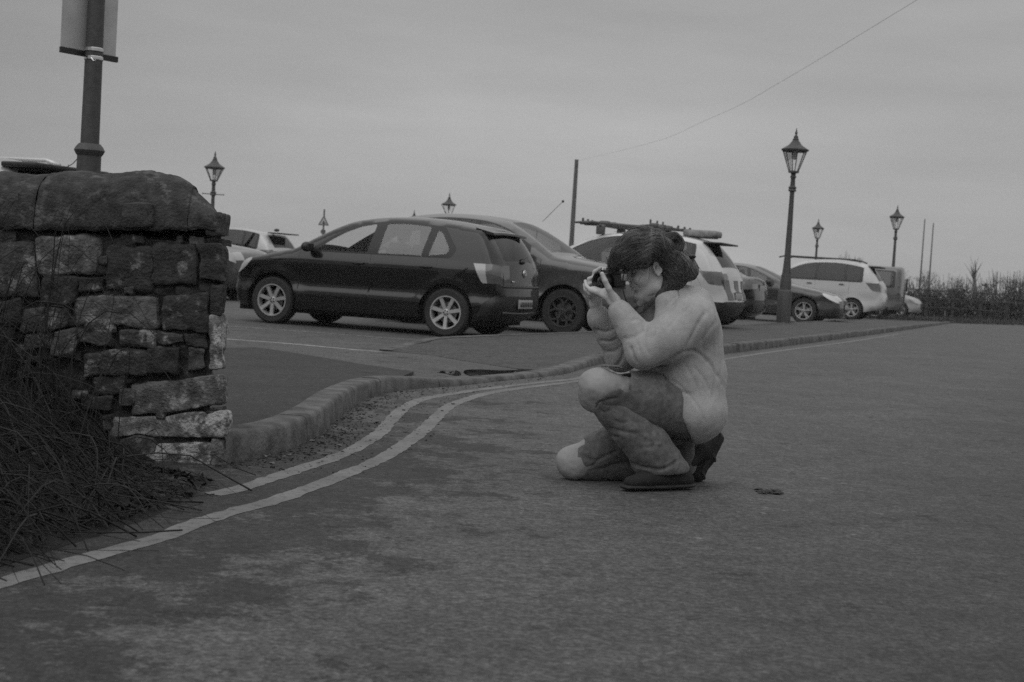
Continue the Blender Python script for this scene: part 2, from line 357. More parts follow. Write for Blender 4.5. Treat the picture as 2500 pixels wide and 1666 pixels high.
low += [G(*r6(*q)) for q in ((1350, 545), (1400, 503), (1480, 468), (1600, 432), (1800, 398), (2130, 357))]+[G(1480, 917), G(1560, 905), G(1680, 889), G(1764, 878), G(1850, 865), G(1950, 851), G(2080, 834), G(2200, 815)]
ribbon('road_marking', low, .080, M_yellow, gaps=((.985, 1.1),))
up = [G(*r6(*q)) for q in ((40, 1008), (160, 985), (300, 942), (450, 892), (600, 842), (700, 812), (800, 772), (900, 722), (1000, 658), (1050, 605), (1100, 548), (1160, 500), (1250, 460), (1400, 432), (1600, 402), (1900, 366), (2130, 342))]+[G(1480, 909), G(1560, 897), G(1680, 881), G(1764, 871)]
ribbon('road_marking', up, .080, M_yellow)
ribbon('bay_line', [G(500, 824), G(547, 828), G(700, 839), G(850, 853), G(930, 859)], .10, M_white, ragged=.012)
ribbon('bay_line', [G(430, 785), G(551, 796), G(700, 807), G(860, 819), G(1030, 832)], .09, mat('faded_paint', .17, .8, var=.35, scale=12), ragged=.015)
# puddle in the dropped kerb mouth
pm = mat('puddle_water', .015, .03, spec=.7)
pc = [G(*r6(x, y), .0) for x, y in ((1490, 312), (1500, 294), (1580, 291), (1700, 296), (1860, 292), (1800, 303), (1730, 320), (1640, 329), (1540, 327))]
pl = crom(np.array(pc)[:, :2], 6, closed=True); V, F = cdt(pl, [], [], .3); mk('puddle', np.c_[V, np.full(len(V), .0045)], F, pm, kind='structure')
pc = [G(*r6(x, y), .0) for x, y in ((1335, 306), (1370, 298), (1400, 306), (1440, 296), (1465, 305), (1470, 322), (1430, 324), (1380, 312))]
pl = crom(np.array(pc)[:, :2], 5, closed=True); V, F = cdt(pl, [], [], .3); mk('puddle', np.c_[V, np.full(len(V), .0045)], F, pm, kind='structure')
# dirt, grit and leaves lying in the gutter
lit = MB(); rl = random.Random(8); 
for _ in range(1300):
    k = min(len(kp)-3, int(abs(rl.gauss(0, 1))*30)); d = -abs(rl.gauss(0, 1))*.10-.008
    if rl.random() < .18: d = rl.uniform(-.55, -.05)
    c = offs(kp[max(0, k-1):k+2], d)[1 if k else 0]; s = rl.uniform(.002, .006)*(2 if rl.random() < .05 else 1); a = rl.uniform(0, 6.3)
    if rl.random() < .86:
        lit.box((c[0]+rl.uniform(-.07, .07), c[1]+rl.uniform(-.1, .1), s*.3), (s*1.6, s, s*.8), a, mi=rl.choice((0, 0, 0, 0, 1)))
    else:
        q = rl.uniform(.006, .022); x, y = c[0]+rl.uniform(-.07, .07), c[1]+rl.uniform(-.1, .1); tl = rl.uniform(.2, .9)
        ca, sa = math.cos(a), math.sin(a)
        pts = [(-q, 0, .003), (0, q*.5, .003+q*tl*.5), (q, 0, .004), (0, -q*.5, .003+q*tl*.2)]
        lit.add([(x+u*ca-w_*sa, y+u*sa+w_*ca, z) for u, w_, z in pts], [(0, 1, 2), (0, 2, 3)], rl.choice((0, 0, 0, 1, 1, 2)))
lit.build('leaf_litter', [mat('litter_dark', .022, .9), mat('litter_grit', .06, .9), mat('litter_pale', .15, .9)], smooth=False, label='dead leaves and grit gathered along the kerb', cat='litter', kind='stuff')
tw = MB(); rt = random.Random(3)      # a trodden clump of dead leaves on the road
for k in range(60):
    u = rt.random(); g_ = G(1846+u*62+rt.gauss(0, 3), 1199+u*7+rt.gauss(0, 3)); q = rt.uniform(.008, .024); a = rt.uniform(0, 6.3); ca, sa = math.cos(a), math.sin(a)
    tw.add([(g_[0]+x*ca-y*sa, g_[1]+x*sa+y*ca, z) for x, y, z in ((-q, 0, .003), (0, q*.6, .004+q*rt.uniform(0, .12)), (q, 0, .003), (0, -q*.6, .004+q*rt.uniform(0, .1)))], [(0, 1, 2), (0, 2, 3)])
tw.build('leaf_clump', mat('leaf_trodden', .035, .9), smooth=False, label='small flattened clump of dark dead leaves on the open road right of the person', cat='leaves')
# ================================================================== WALL
WY = 5.75
def wp(x, y, dy=0.):  # pixel of the first wall close-up to the wall's front plane
    return P(x/1.742, 350+y/1.742, WY+dy)
wall = empty('stone_wall', (wp(500, 1380)[0], WY, 0), label='old rubble stone wall end with rounded coping beside the kerb', cat='wall')
wo = np.array([wp(500, 1380)[0], WY, 0.])
def vnoise(p, s, seed=0):
    """cheap smooth value noise of Nx3"""
    q = p*s+seed*17.3; i = np.floor(q).astype(int); f = q-i; f = f*f*(3-2*f); r = 0
    for dx in (0, 1):
        for dy in (0, 1):
            for dz in (0, 1):
                h = (i[:, 0]+dx)*374761393+(i[:, 1]+dy)*668265263+(i[:, 2]+dz)*2147483647; h = (h ^ (h >> 13))*1274126177; h = ((h ^ (h >> 16)) & 0xffff)/65535.
                r = r+h*np.where(dx, f[:, 0], 1-f[:, 0])*np.where(dy, f[:, 1], 1-f[:, 1])*np.where(dz, f[:, 2], 1-f[:, 2])
    return r*2-1
def fbm(p, s, seed=0, o=3): return sum(vnoise(p, s*2**k, seed+k)*.5**k for k in range(o))
def stone(mb, quad, depth, front, mi, seed, n=12, rough=.012, round_=.35):
    """a rough block: quad = 4 front corners (x,z) ccw from bottom left; front = y of face"""
    q = np.array(quad, float); g = np.linspace(-1, 1, n)
    U, Vv = np.meshgrid(g, g, indexing='ij'); vs = []; fs = []
    # cube sphere style: build box grid then round
    faces = []
    for ax in range(3):
        for sg in (-1, 1):
            A = np.zeros((n, n, 3)); o = [a for a in range(3) if a != ax]; A[..., ax] = sg; A[..., o[0]] = U; A[..., o[1]] = Vv; b = len(vs)*n*n; vs.append(A.reshape(-1, 3))
            for a in range(n-1):
                for c in range(n-1):
                    f = (b+a*n+c, b+(a+1)*n+c, b+(a+1)*n+c+1, b+a*n+c+1); fs.append(f if (sg > 0) ^ (ax == 1) else f[::-1])
    A = np.concatenate(vs); p = 13.
    r = (np.abs(A)**p).sum(1)**(1/p); A2 = A/r[:, None]*1.0
    A = A2*1.07
    u = (A[:, 0]+1)/2; w = (A[:, 2]+1)/2
    xz = q[0][None]*((1-u)*(1-w))[:, None]+q[1][None]*(u*(1-w))[:, None]+q[2][None]*(u*w)[:, None]+q[3][None]*((1-u)*w)[:, None]
    P3 = np.c_[xz[:, 0], front+depth*(A[:, 1]+1)/2, xz[:, 1]]
    nrm = A/np.linalg.norm(A, axis=1)[:, None]
    P3 = P3+nrm*(fbm(P3, 9, seed)*rough*1.6+fbm(P3, 34, seed+3, 2)*rough*.5)[:, None]
    mb.add(P3, fs, mi)
# stone materials: weathered, lichen-patched
def stone_mat(name, c, li, amt):
    m = mat(name, c, .92, bump=1., bscale=85, var=.5, scale=22, detail=9); t = m.node_tree; b = t.nodes['Principled BSDF']; L = t.links.new
    old = b.inputs['Base Color'].links[0].from_socket
    co = nn(t, 'ShaderNodeTexCoord'); n = nn(t, 'ShaderNodeTexNoise'); n.inputs['Scale'].default_value = 11; n.inputs['Detail'].default_value = 8; n.inputs['Roughness'].default_value = .72
    L(co.outputs['Object'], n.inputs[0]); r = nn(t, 'ShaderNodeMapRange'); r.inputs[1].default_value = .66-amt; r.inputs[2].default_value = .72-amt*.9; L(n.outputs[0], r.inputs[0])
    mx = nn(t, 'ShaderNodeMix', data_type='RGBA'); L(r.outputs[0], mx.inputs[0]); L(old, mx.inputs[6]); mx.inputs[7].default_value = (li,)*3+(1,); L(mx.outputs[2], b.inputs['Base Color'])
    return m
SM = [stone_mat('stone_dark', .036, .17, .08), stone_mat('stone_mid', .060, .24, .11), stone_mat('stone_light', .11, .30, .10), stone_mat('stone_limed', .15, .42, .17), stone_mat('mortar', .034, .15, .08)]
def X(x, dy=0): return wp(x, 700, dy)[0]
def Zw(x, y): return wp(x, y)[2]
def rect(x0, y0, x1, y1): # pixel rect -> quad (x,z)
    return [(wp(x0, y1)[0], wp(x0, y1)[2]), (wp(x1, y1)[0], wp(x1, y1)[2]), (wp(x1, y0)[0], wp(x1, y0)[2]), (wp(x0, y0)[0], wp(x0, y0)[2])]
sw = MB()
major = [(-60, 425, 150, 640, 1), (172, 408, 415, 552, 2), (460, 436, 652, 620, 0), (655, 430, 832, 600, 0), (845, 428, 948, 585, 0), (200, 568, 330, 690, 0), (338, 562, 445, 628, 0),
         (320, 655, 676, 775, 2), (700, 642, 888, 800, 0), (-10, 668, 92, 760, 0), (100, 700, 195, 800, 1), (198, 700, 292, 790, 1), (330, 800, 480, 852, 1), (505, 786, 668, 860, 1), (672, 806, 792, 856, 1),
         (800, 806, 886, 866, 0), (360, 898, 425, 988, 1), (430, 878, 640, 982, 1), (642, 872, 768, 982, 0), (796, 868, 872, 962, 1), (886, 742, 950, 960, 3), (895, 596, 946, 736, 0),
         (408, 985, 532, 1062, 0), (570, 1000, 948, 1140, 2), (525, 1050, 568, 1112, 1), (498, 1160, 945, 1250, 3), (500, 1252, 668, 1380, 1), (672, 1268, 905, 1378, 3), (905, 1262, 955, 1376, 2),
         (440, 1150, 492, 1230, 0), (440, 1240, 495, 1370, 0), (360, 1068, 480, 1140, 0), (120, 806, 220, 880, 1), (225, 800, 320, 900, 1)]
rs = random.Random(11)
for k, (x0, y0, x1, y1, mi) in enumerate(major):
    q = rect(x0, y0, x1, y1); q = [(a+rs.uniform(-.008, .008), b+rs.uniform(-.008, .008)) for a, b in q]
    if (x0, y0) == (498, 1160): q[3] = (q[3][0], q[3][1]-.01); q[2] = (q[2][0], q[2][1]+.022)
    if (x0, y0) == (570, 1000): q[3] = (q[3][0], q[3][1]-.02); q[0] = (q[0][0], q[0][1]-.01); q[2] = (q[2][0], q[2][1]+.012); q[1] = (q[1][0], q[1][1]+.022)
    stone(sw, q, .08 if x1 > 860 else .30, WY-rs.uniform(.008, .024), mi, k*3, n=18, rough=.010)
# small infill rubble, and the darker rubble on the left and on the far faces
for _ in range(260):
    x = rs.uniform(-60, 940); y = rs.uniform(400, 1360)
    if any(a-4 < x < c+4 and b-4 < y < d+4 for a, b, c, d, _m in major): continue
    w_, h_ = rs.uniform(24, 70), rs.uniform(16, 40)
    stone(sw, rect(x-w_/2, y-h_/2, x+w_/2, y+h_/2), .2, WY-rs.uniform(-.02, .02), rs.choice((0, 0, 1)), _, n=7, rough=.009)
yb = WY+.42
for zc in np.arange(.08, 1.0, .125):
    stone(sw, [(X(760), zc-.055), (X(938, .34)-.03, zc-.055), (X(938, .34)-.03, zc+.06), (X(760), zc+.06)], 0.24, WY+.15+rs.uniform(-.02, .02), rs.choice((0, 1)), int(zc*99), n=8)
    for xx in np.arange(-2.9, X(640), .32):
        stone(sw, [(xx, zc-.055), (xx+.3, zc-.055), (xx+.3, zc+.055), (xx, zc+.055)], .14, yb-.12+rs.uniform(0, .03), rs.choice((0, 1)), int(xx*50+zc*9), n=5)
for zc in np.arange(.08, 1.0, .13):
    for xx in np.arange(-2.9, wp(-40, 500)[0]-.1, .3):
        stone(sw, [(xx, zc-.058), (xx+.28, zc-.058), (xx+.28, zc+.058), (xx, zc+.058)], .2, WY-rs.uniform(.0, .03), rs.choice((0, 1)), int(xx*50+zc*9), n=5)
so_ = sw.build('masonry', SM, None, smooth=True)
so_.data.transform(Matrix.Translation(-Vector(wo))); so_.parent = wall
# mortar core
mc = MB(); zt = Zw(500, 400)
n1, n2 = 200, 100
gx = np.linspace(-3.0, X(915), n1); gz = np.linspace(-.05, zt, n2); A = np.array([(x, WY+.009, z) for x in gx for z in gz]); A[:, 1] += fbm(A, 22, 5)*.012
mc.add(A, [(a*n2+b, (a+1)*n2+b, (a+1)*n2+b+1, a*n2+b+1) for a in range(n1-1) for b in range(n2-1)])
mc.box(((gx[0]+gx[-1])/2-.06, (WY+.05+yb-.02)/2, zt/2), (gx[-1]-gx[0]-.1, yb-WY-.07, zt+.02))
mo = mc.build('mortar', SM[4], None); mo.data.transform(Matrix.Translation(-Vector(wo))); mo.parent = wall
# coping: big rounded stones
cpm = stone_mat('coping_stone', .040, .10, .11)
cb = MB()
def cope(x0, x1, topf, seed, yb0=368, ext=0., droop=0.):
    n, m_ = (90 if x1-x0 > 600 else 46), 34; vs = []
    for a in range(n):
        u = a/(n-1); x = x0+(x1-x0)*u; e = min(1, min(u, 1-u)*n/2.5)
        zt_ = Zw(x, topf(x)); zb = Zw(x, yb0+4*math.sin(x*.05)); 
        for b in range(m_):
            t = math.pi*b/(m_-1)  # from front foot over the top to back foot
            yc = (WY+yb)/2; hw = (yb-WY)/2+.035
            sup = 2.6; cx, cz = -math.cos(t), math.sin(t); rr = (abs(cx)**sup+abs(cz)**sup)**(-1/sup)
            y = yc+hw*cx*rr; z = zb+(zt_-zb)*(cz*rr)
            vs.append((wp(x, 500)[0]-(.203*(y-WY)*min(1, (x-700)/150.) if x > 700 else 0)-.012*(x > 800), y, z))
    vs = np.array(vs); C = vs.reshape(n, m_, 3)
    cen = C.mean(1, keepdims=True)
    for a, s in ((0, .955), (1, .985), (n-1, .955), (n-2, .985)): C[a] = cen[a]+(C[a]-cen[a])*s
    C = C.reshape(-1, 3); nr = C-np.repeat(cen.reshape(-1, 3), m_, 0); nr /= np.linalg.norm(nr, axis=1)[:, None]+1e-6
    C = C+nr*(fbm(C, 5, 3)*.007+fbm(C, 24, seed+2)*.006)[:, None]
    fs = [(a*m_+b, (a+1)*m_+b, (a+1)*m_+b+1, a*m_+b+1) for a in range(n-1) for b in range(m_-1)]+[((a+1)*m_, a*m_, a*m_+m_-1, (a+1)*m_+m_-1) for a in range(n-1)]
    fs += [tuple(range(m_))[::-1], tuple((n-1)*m_+b for b in range(m_))]
    cb.add(C, fs)
def top(x):
    if x < 600: return 112+6*math.sin(x*.02)
    return 114+ (max(0, x-600)/335.)**2.1*185
cope(-1500, -640, top, 9); cope(-632, -130, top, 8); cope(-124, 142, top, 1); cope(146, 928, top, 2, 370)
stone(cb, rect(540, 262, 660, 352), .1, WY-.044, 0, 77, n=10, rough=.006)
stone(cb, rect(884, 300, 940, 386), .12, WY-.015, 0, 78, n=10, rough=.008); stone(cb, [(a-.05, b) for a, b in rect(884, 300, 940, 386)], .3, WY+.1, 0, 79, n=10, rough=.008)
co_ = cb.build('coping', cpm, None); co_.data.transform(Matrix.Translation(-Vector(wo))); co_.parent = wall
# ================================================================== BRAMBLES at the foot of the wall
rb = random.Random(21); br = MB(); lf = MB()
base = empty('bramble_thicket', (-1.7, 5.2, 0), label='dark tangle of bare bramble stems sprawling from the wall foot', cat='brambles')
bo = np.array([-1.7, 5.2, 0.])
edge = np.array([G(*q)[:2] for q in ((-60, 1420), (0, 1385), (100, 1352), (210, 1318), (330, 1285), (430, 1240), (500, 1212), (540, 1182), (450, 1160))])
WALLVIS = [(268, 985), (300, 1060), (345, 1140), (430, 1166), (575, 1150), (575, 985)]
def blocks(p):
    v = np.array(p)-EYE; z = v@_F; x, y = 1250+FPX*(v@_R)/z, 833-FPX*(v@_U)/z; return bool(inpoly(x, y, WALLVIS).any())
def in_verge():
    while True:
        k = rb.randrange(len(edge)-1); t = rb.random(); e = edge[k]*(1-t)+edge[k+1]*t; s = rb.random()**1.1*1.9
        x, y = e[0]-s*.75-.03, e[1]+s*.55
        if y < WY-.05: return x, y, s
def mound(x, y):   # height of the tangle
    d = min(math.hypot(x-e[0], y-e[1]) for e in edge); return min(.75, .02+max(0, d-.05)*.33+max(0, -x-1.5)*.30)*(min(1, max(.04, (-x-1.45)/.5)) if y > 4.9 else min(1, max(.3, (-x-1.0)/.5)))
# the dark leaf-mould bank underneath
bx = np.linspace(-3.6, -.85, 60); by = np.linspace(2.6, WY-.0, 60); vs = []; pol = [tuple(e) for e in edge]+[(-1.4, WY-.02), (-3.8, WY-.02), (-3.8, 2.2), (edge[0][0], 2.6)]
V, F = cdt(pol, [], [], .07, .25); hz = np.array([mound(x, y)*.72 for x, y in V]); P3 = np.c_[V, hz]; P3[:, 2] += fbm(P3, 12, 3)*.03*np.clip(hz*14, 0, 1)-.006
mk('leaf_mould', P3-bo, F, mat('leaf_mould', .007, .95, var=.6, scale=30, bump=1., bscale=60), base)
for i in range(900):
    x, y, s = in_verge(); a = rb.uniform(0, 6.28); L0 = rb.uniform(.18, .8); h = mound(x, y); pts = []
    cx, cy = math.cos(a), math.sin(a)*.8; hh = rb.uniform(.01, .16)*(1+1.2*min(1, max(0, -x-1.3))); n = 7; wob = rb.uniform(-.2, .2)
    for k in range(n):
        t = k/(n-1); px_, py_ = x+cx*L0*(t-.5)-cy*wob*math.sin(t*3)*.5, y+cy*L0*(t-.5)+cx*wob*math.sin(t*3)*.5
        py_ = min(py_, WY-.06); z = mound(px_, py_)*.8+hh*math.sin(math.pi*t)+rb.uniform(-.01, .012)
        pts.append((px_, py_, max(.006, z)))
    if blocks(pts) and rb.random() < .9: continue
    r0 = rb.uniform(.0010, .0038); br.tube(pts, np.linspace(r0, r0*.45, n), 4, mi=0 if rb.random() < .72 else 1, cap=False)
for i in range(150):   # taller arching canes rising up the wall face
    x = rb.uniform(-3.3, -1.12); y = rb.uniform(4.6, WY-.1); top_ = rb.uniform(.3, .95)*min(1, max(.25, (-x-.95)/.9)); lean = rb.uniform(-.1, .5); pts = []; n = 9
    for k in range(n):
        t = k/(n-1); pts.append((x-.25*(1-t)*0+lean*t*t+rb.uniform(-.01, .01), min(WY-.04, y+(.3)*t*(1-t)), mound(x, y)*.5+top_*math.sin(t*2.3)))
    if blocks(pts): continue
    r0 = rb.uniform(.0014, .0032); br.tube(pts, np.linspace(r0, r0*.4, n), 4, mi=rb.choice((0, 0, 1)), cap=False)
for i in range(2600):
    x, y, s = in_verge(); h = mound(x, y); z = h*rb.uniform(.5, 1.05)+.01; q = rb.uniform(.008, .024); R_ = Matrix.Rotation(rb.uniform(0, 6.3), 3, Vector((rb.gauss(0, 1), rb.gauss(0, 1), rb.gauss(0, 1))+()).normalized())
    pts = [R_@Vector(w_) for w_ in ((-q, 0, 0), (0, q*.55, q*.2), (q, 0, 0), (0, -q*.55, q*.2))]
    lf.add([(x+p_.x, y+p_.y, max(.004, z+p_.z)) for p_ in pts], [(0, 1, 2), (0, 2, 3)], 0 if rb.random() < .93 else 1)
o = br.build('stems', [mat('bramble_stem', .005, .85), mat('bramble_stem_pale', .024, .85)], None); o.data.transform(Matrix.Translation(-Vector(bo))); o.parent = base
o = lf.build('dead_leaves', [mat('bramble_leaf', .009, .85), mat('bramble_leaf_pale', .06, .85)], None, smooth=False); o.data.transform(Matrix.Translation(-Vector(bo))); o.parent = base
# ================================================================== VEHICLES
M_tyre = mat('tyre_rubber', .028, .8, bump=.3, bscale=80); M_dark = mat('car_underside', .012, .9); M_trim = mat('black_trim', .018, .45)
M_rim = mat('alloy_silver', .55, .35, .6); M_rimd = mat('alloy_black', .11, .3, .5); M_seat = mat('car_seat', .03, .9); M_chrome = mat('chrome', .6, .15, 1.)
M_plate = mat('number_plate', .40, .6); M_plch = mat('plate_characters', .05, .7); M_lampc = mat('lamp_clear', .42, .12, coat=1.); M_lampr = mat('lamp_red', .10, .15, coat=1.)
M_lampw = mat('lamp_bright', .62, .2, coat=.5)
G_clear = glass('car_glass', .97, .16); G_mid = glass('car_glass_smoked', .38, .55); G_dark = glass('car_glass_dark', .10, .55)
def paintm(name, c, metal=.0, coat=1., rough=.35): return mat(name, c, rough, metal, coat=coat, spec=.2)
def section(z, belt, kind):
    if kind == 'crease':   # side with a shoulder crease and a lower ledge
        zz = [.15, .24, .43, .46, .535, .66, .82, .86, .95, belt+.02]; ww = [.94, .96, .988, .986, .945, .970, 1.0, .994, .960, .940]
    elif kind == 'suv':
        zz = [.2, .32, .48, .56, .64, .85, .98, 1.03, belt+.04]; ww = [.955, .98, 1.0, .985, .968, .985, .99, .975, .955]
    else:
        zz = [.2, .4, .6, .85, belt]; ww = [.965, .99, 1., .99, .965]
    return np.interp(z, zz, ww)
def wheel_obj(parent, c, r, w, side, rimk, shared={}):
    """c in car space; side +1/-1 = outward y"""
    we = empty('wheel', c); we.parent = parent
    key = (round(r, 3), w, rimk, side)
    if key not in shared:
        t = MB(); ri = r*.68
        t.lathe([(ri, -w/2), (r*.9, -w/2-.004), (r*.975, -w*.42), (r, -w*.25), (r, w*.25), (r*.975, w*.42), (r*.9, w/2+.004), (ri, w/2)], n=40, axis='y', cap=False)
        for k in range(60):
            a = 2*math.pi*k/60; t.box((math.cos(a)*r, 0, math.sin(a)*r), (.012, w*.8, .006), R=np.array([[math.sin(a), 0, math.cos(a)], [0, 1, 0], [-math.cos(a), 0, math.sin(a)]]))
        tm = t.build('tyre', M_tyre, sharp=40)
        g = MB(); o = side*w/2; si = side
        mi = 0; pol = (0 if rimk != 'hex' else 1)
        g.lathe([(ri*1.0, o*.2), (ri*1.01, o*.9), (ri*1.0, o+.004*si), (ri*.93, o+.003*si), (ri*.90, o-.02*si), (ri*.88, o*.2)], n=40, axis='y', mi=0, cap=False)
        g.lathe([(ri*.9, o*.15), (.0001, o*.15)], n=40, axis='y', mi=2)       # dark disc behind spokes
        g.lathe([(ri*.62, o*.3), (ri*.62, o*.36), (.0001, o*.36)], n=30, axis='y', mi=3, cap=False)   # brake disc
        def bar(a0, r0, a1, r1, wd0, wd1, th=.02, mi=0, y0=None, y1=None):
            y0 = o*.80 if y0 is None else y0; y1 = o*.92 if y1 is None else y1
            p0 = np.array([math.cos(a0)*r0, 0, math.sin(a0)*r0]); p1 = np.array([math.cos(a1)*r1, 0, math.sin(a1)*r1]); d = p1-p0; L_ = np.linalg.norm(d); d /= L_; nrm = np.array([-d[2], 0, d[0]])
            vs = []
            for p, wd, yy in ((p0, wd0, y0), (p1, wd1, y1)):
                vs += [p+nrm*wd+[0, yy-th*si, 0], p+nrm*wd*.8+[0, yy, 0], p-nrm*wd*.8+[0, yy, 0], p-nrm*wd+[0, yy-th*si, 0]]
            g.add(vs, [(0, 1, 5, 4), (1, 2, 6, 5), (2, 3, 7, 6), (3, 0, 4, 7), (0, 3, 2, 1), (4, 5, 6, 7)], mi)
        if rimk == 'seven':
            for k in range(7):
                a = 2*math.pi*k/7+.25; bar(a, ri*.16, a, ri*.92, ri*.12, ri*.135)
        elif rimk == 'five':
            for k in range(5):
                a = 2*math.pi*k/5+.3; bar(a, ri*.16, a-.13, ri*.93, ri*.08, ri*.07); bar(a, ri*.16, a+.13, ri*.93, ri*.08, ri*.07)
        else:      # ring of five hexagonal openings
            for k in range(5):
                a = 2*math.pi*k/5+.3; bar(a, ri*.25, a, ri*.55, ri*.065, ri*.065)
                bar(a, ri*.55, a+math.pi/10*1.1, ri*.93, ri*.065, ri*.075); bar(a, ri*.55, a-math.pi/10*1.1, ri*.93, ri*.065, ri*.075)
            for k in range(5):
                a = 2*math.pi*k/5+.3; bar(a, ri*.25, a+2*math.pi/5, ri*.25, ri*.04, ri*.04)
        g.lathe([(ri*.2, o*.6), (ri*.2, o*.86), (ri*.14, o*.9), (.0001, o*.9)], n=16, axis='y', mi=0)
        for k in range(5):
            a = 2*math.pi*k/5; g.lathe([(.010, o*.8), (.010, o*.93), (.0001, o*.93)], c=(math.cos(a)*ri*.13, 0, math.sin(a)*ri*.13), n=6, axis='y', mi=2)
        gm = g.build('rim', [M_rim if rimk != 'hex' else M_rimd, M_rimd, M_dark, mat('brake_disc', .2, .4, .8)], sharp=40)
        shared[key] = (tm, gm); tm.parent = we; gm.parent = we
    else:
        for o in shared[key]:
            c2 = o.copy(); COL.objects.link(c2); c2.parent = we
    return we
def tpoly_dist(x, y, pl):
    d = np.full(np.shape(x), 9.)
    for a, b in zip(pl[:-1], pl[1:]):
        ab = b-a; L_ = ab@ab+1e-12; t = np.clip(((x-a[0])*ab[0]+(y-a[1])*ab[1])/L_, 0, 1); d = np.minimum(d, np.hypot(x-a[0]-t*ab[0], y-a[1]-t*ab[1]))
    return d
def make_car(name, sp, end, which, label, cat, group, axis_deg=-22., step=.07):
    """end = ground point (x,y) of the nose ('nose') or the tail ('tail'), axis_deg = world heading from the far end to that end"""
    a = rad(axis_deg); ax = np.array([math.cos(a), math.sin(a)]); L_ = sp['L']; hw = sp['hw']
    cen = np.array(end)-ax*L_/2; yaw = a if which == 'nose' else a+math.pi
    root = empty(name, (cen[0], cen[1], 0), yaw, label=label, cat=cat, group=group)
    paint = sp['paint']; sf, sr, wr = sp['wheels']; sill = sp.get('sill', .22); belt = sp['belt']
    out_ = resample(crom(sp['outline'], 5), .055); out_[:, 1] += 0
    beltf = (lambda s: belt+sp.get('rise', 0)*(s-L_*.5))
    kind = sp.get('kind', 'crease'); tum = sp.get('tumble', .22); er = sp.get('round', .085); Hh = out_[:, 1].max()
    def Wraw(s, z):
        s = np.asarray(s, float); z = np.asarray(z, float)
        w = section(z, belt, kind)
        up_ = np.clip((z-belt)/(Hh-belt), 0, 1); w = np.where(z > belt, section(belt, belt, kind)-tum*up_**1.25, w)
        w = w*(1-sp.get('nosein', .17)*np.clip((.95-s)/.95, 0, 1)**2.4)*(1-sp.get('tailin', .10)*np.clip((s-(L_-.85))/.85, 0, 1)**2.2)
        y = hw*w
        for sw_ in (sf, sr):
            d = np.hypot(s-sw_, z-wr); y = y+.022*np.exp(-((d-wr-.07)/.075)**2)*(z > .2)*(z < belt)
        return y
    def Wf(s, z):
        d = tpoly_dist(np.asarray(s, float), np.asarray(z, float), out_); e = np.clip(d/er, 0, 1)
        return Wraw(s, z)-er*(1-np.sqrt(np.clip(1-(1-e)**2, 0, 1)))
    # ---- outer side polygon with wheel arches
    ra = wr+sp.get('archgap', .055)
    def arc(sc):
        a0 = math.asin(np.clip((sill-wr)/ra, -1, 1)); return [(sc+ra*math.cos(t), wr+ra*math.sin(t)) for t in np.linspace(a0, math.pi-a0, 26)]
    r_end = out_[-1]; bottom = [(s, z) for s, z in arc(sr)]+[(s, sill) for s in np.arange(sr-ra-.12, sf+ra+.05, -.12)]+arc(sf)
    outer = [tuple(q) for q in out_]+[(s, z) for s, z in bottom if 0 < s < L_]
    def ztop(s):
        m = (out_[:, 1] > belt-.05); return np.interp(s, out_[m][:, 0], out_[m][:, 1])
    def autowin(s0, s1, lo=.025, hi=None):
        hi = sp.get('wtop', .085) if hi is None else hi
        ss = np.linspace(s0, s1, 12); bt = [(s, beltf(s)+lo) for s in ss]; tp = [(s, max(ztop(s-.03 if s < L_*.5 else s+.03)-hi, beltf(s)+lo+.012)) for s in ss[::-1]]
        return bt+tp
    regs = []   # (partname, material, polygon)
    if sp.get('doors'):
        for s0, s1 in sp['doors']:
            regs.append(('door', paint, [(s0, sill+.10), (s0, beltf(s0)+.0), (s0+.02, beltf(s0)+.01), (s1, beltf(s1)+.01), (s1+.0, .72), (s1-.03 if s1 < sr-ra else s1-.16, sill+.10)]))
    wins = sp['windows']
    s0, s1 = sp['trim']
    regs.append(('window_trim', M_trim if not sp.get('trimpaint') else paint, sp.get('trimpoly') or autowin(s0, s1, -.012, sp.get('wtop', .085)-.028)))
    for iw, w in enumerate(wins): regs.append(('window', sp['glass'] if iw == 0 else sp.get('glass2', sp['glass']), w if len(w) > 2 else autowin(*w)))
    for nm, m_, pl in sp.get('side', []): regs.append((nm, m_, pl))
    if sp.get('clad') and sp.get('strip') and 'cladrear' in sp:
        c = sp['cladrear']; q0 = out_[np.argmin(np.abs(out_[:, 1]-c)+(out_[:, 0] < L_*.7)*9)]; q1 = out_[-1]; sp['strip'] = [('cladding', M_trim, [(q0[0], q0[1], -1.3), (q0[0], q0[1], 1.3), (q1[0], q1[1]-.1, 1.3), (q1[0], q1[1]-.1, -1.3)])]+sp['strip']; regs.append(('cladding', M_trim, [(L_-.62, c), (L_+.1, c), (L_+.1, 0), (L_-.62, 0)]))
    if sp.get('clad'):
        c = sp['clad']; regs.append(('cladding', M_trim, [(-.1, -.1), (-.1, c), (L_+.1, c), (L_+.1, -.1)]))
        for sc in (sf, sr): regs.append(('cladding', M_trim, [(sc+(ra+.055)*math.cos(t), wr+(ra+.055)*math.sin(t)) for t in np.linspace(-.5, math.pi+.5, 20)]))
    lines = []
    for nm, m_, pl in regs:
        q = np.array(list(pl)+[pl[0]]); q = resample(q, step*.9) if nm not in ('cladding', 'door') or len(pl) > 6 else None
        if q is not None:
            ins = inpoly(q[:, 0], q[:, 1], outer) & (tpoly_dist(q[:, 0], q[:, 1], out_) > .004)
            run = []
            for k in range(len(q)):
                if ins[k]: run.append(tuple(q[k]))
                elif len(run) > 1: lines.append((run, False)); run = []
                else: run = []
            if len(run) > 1: lines.append((run, False))
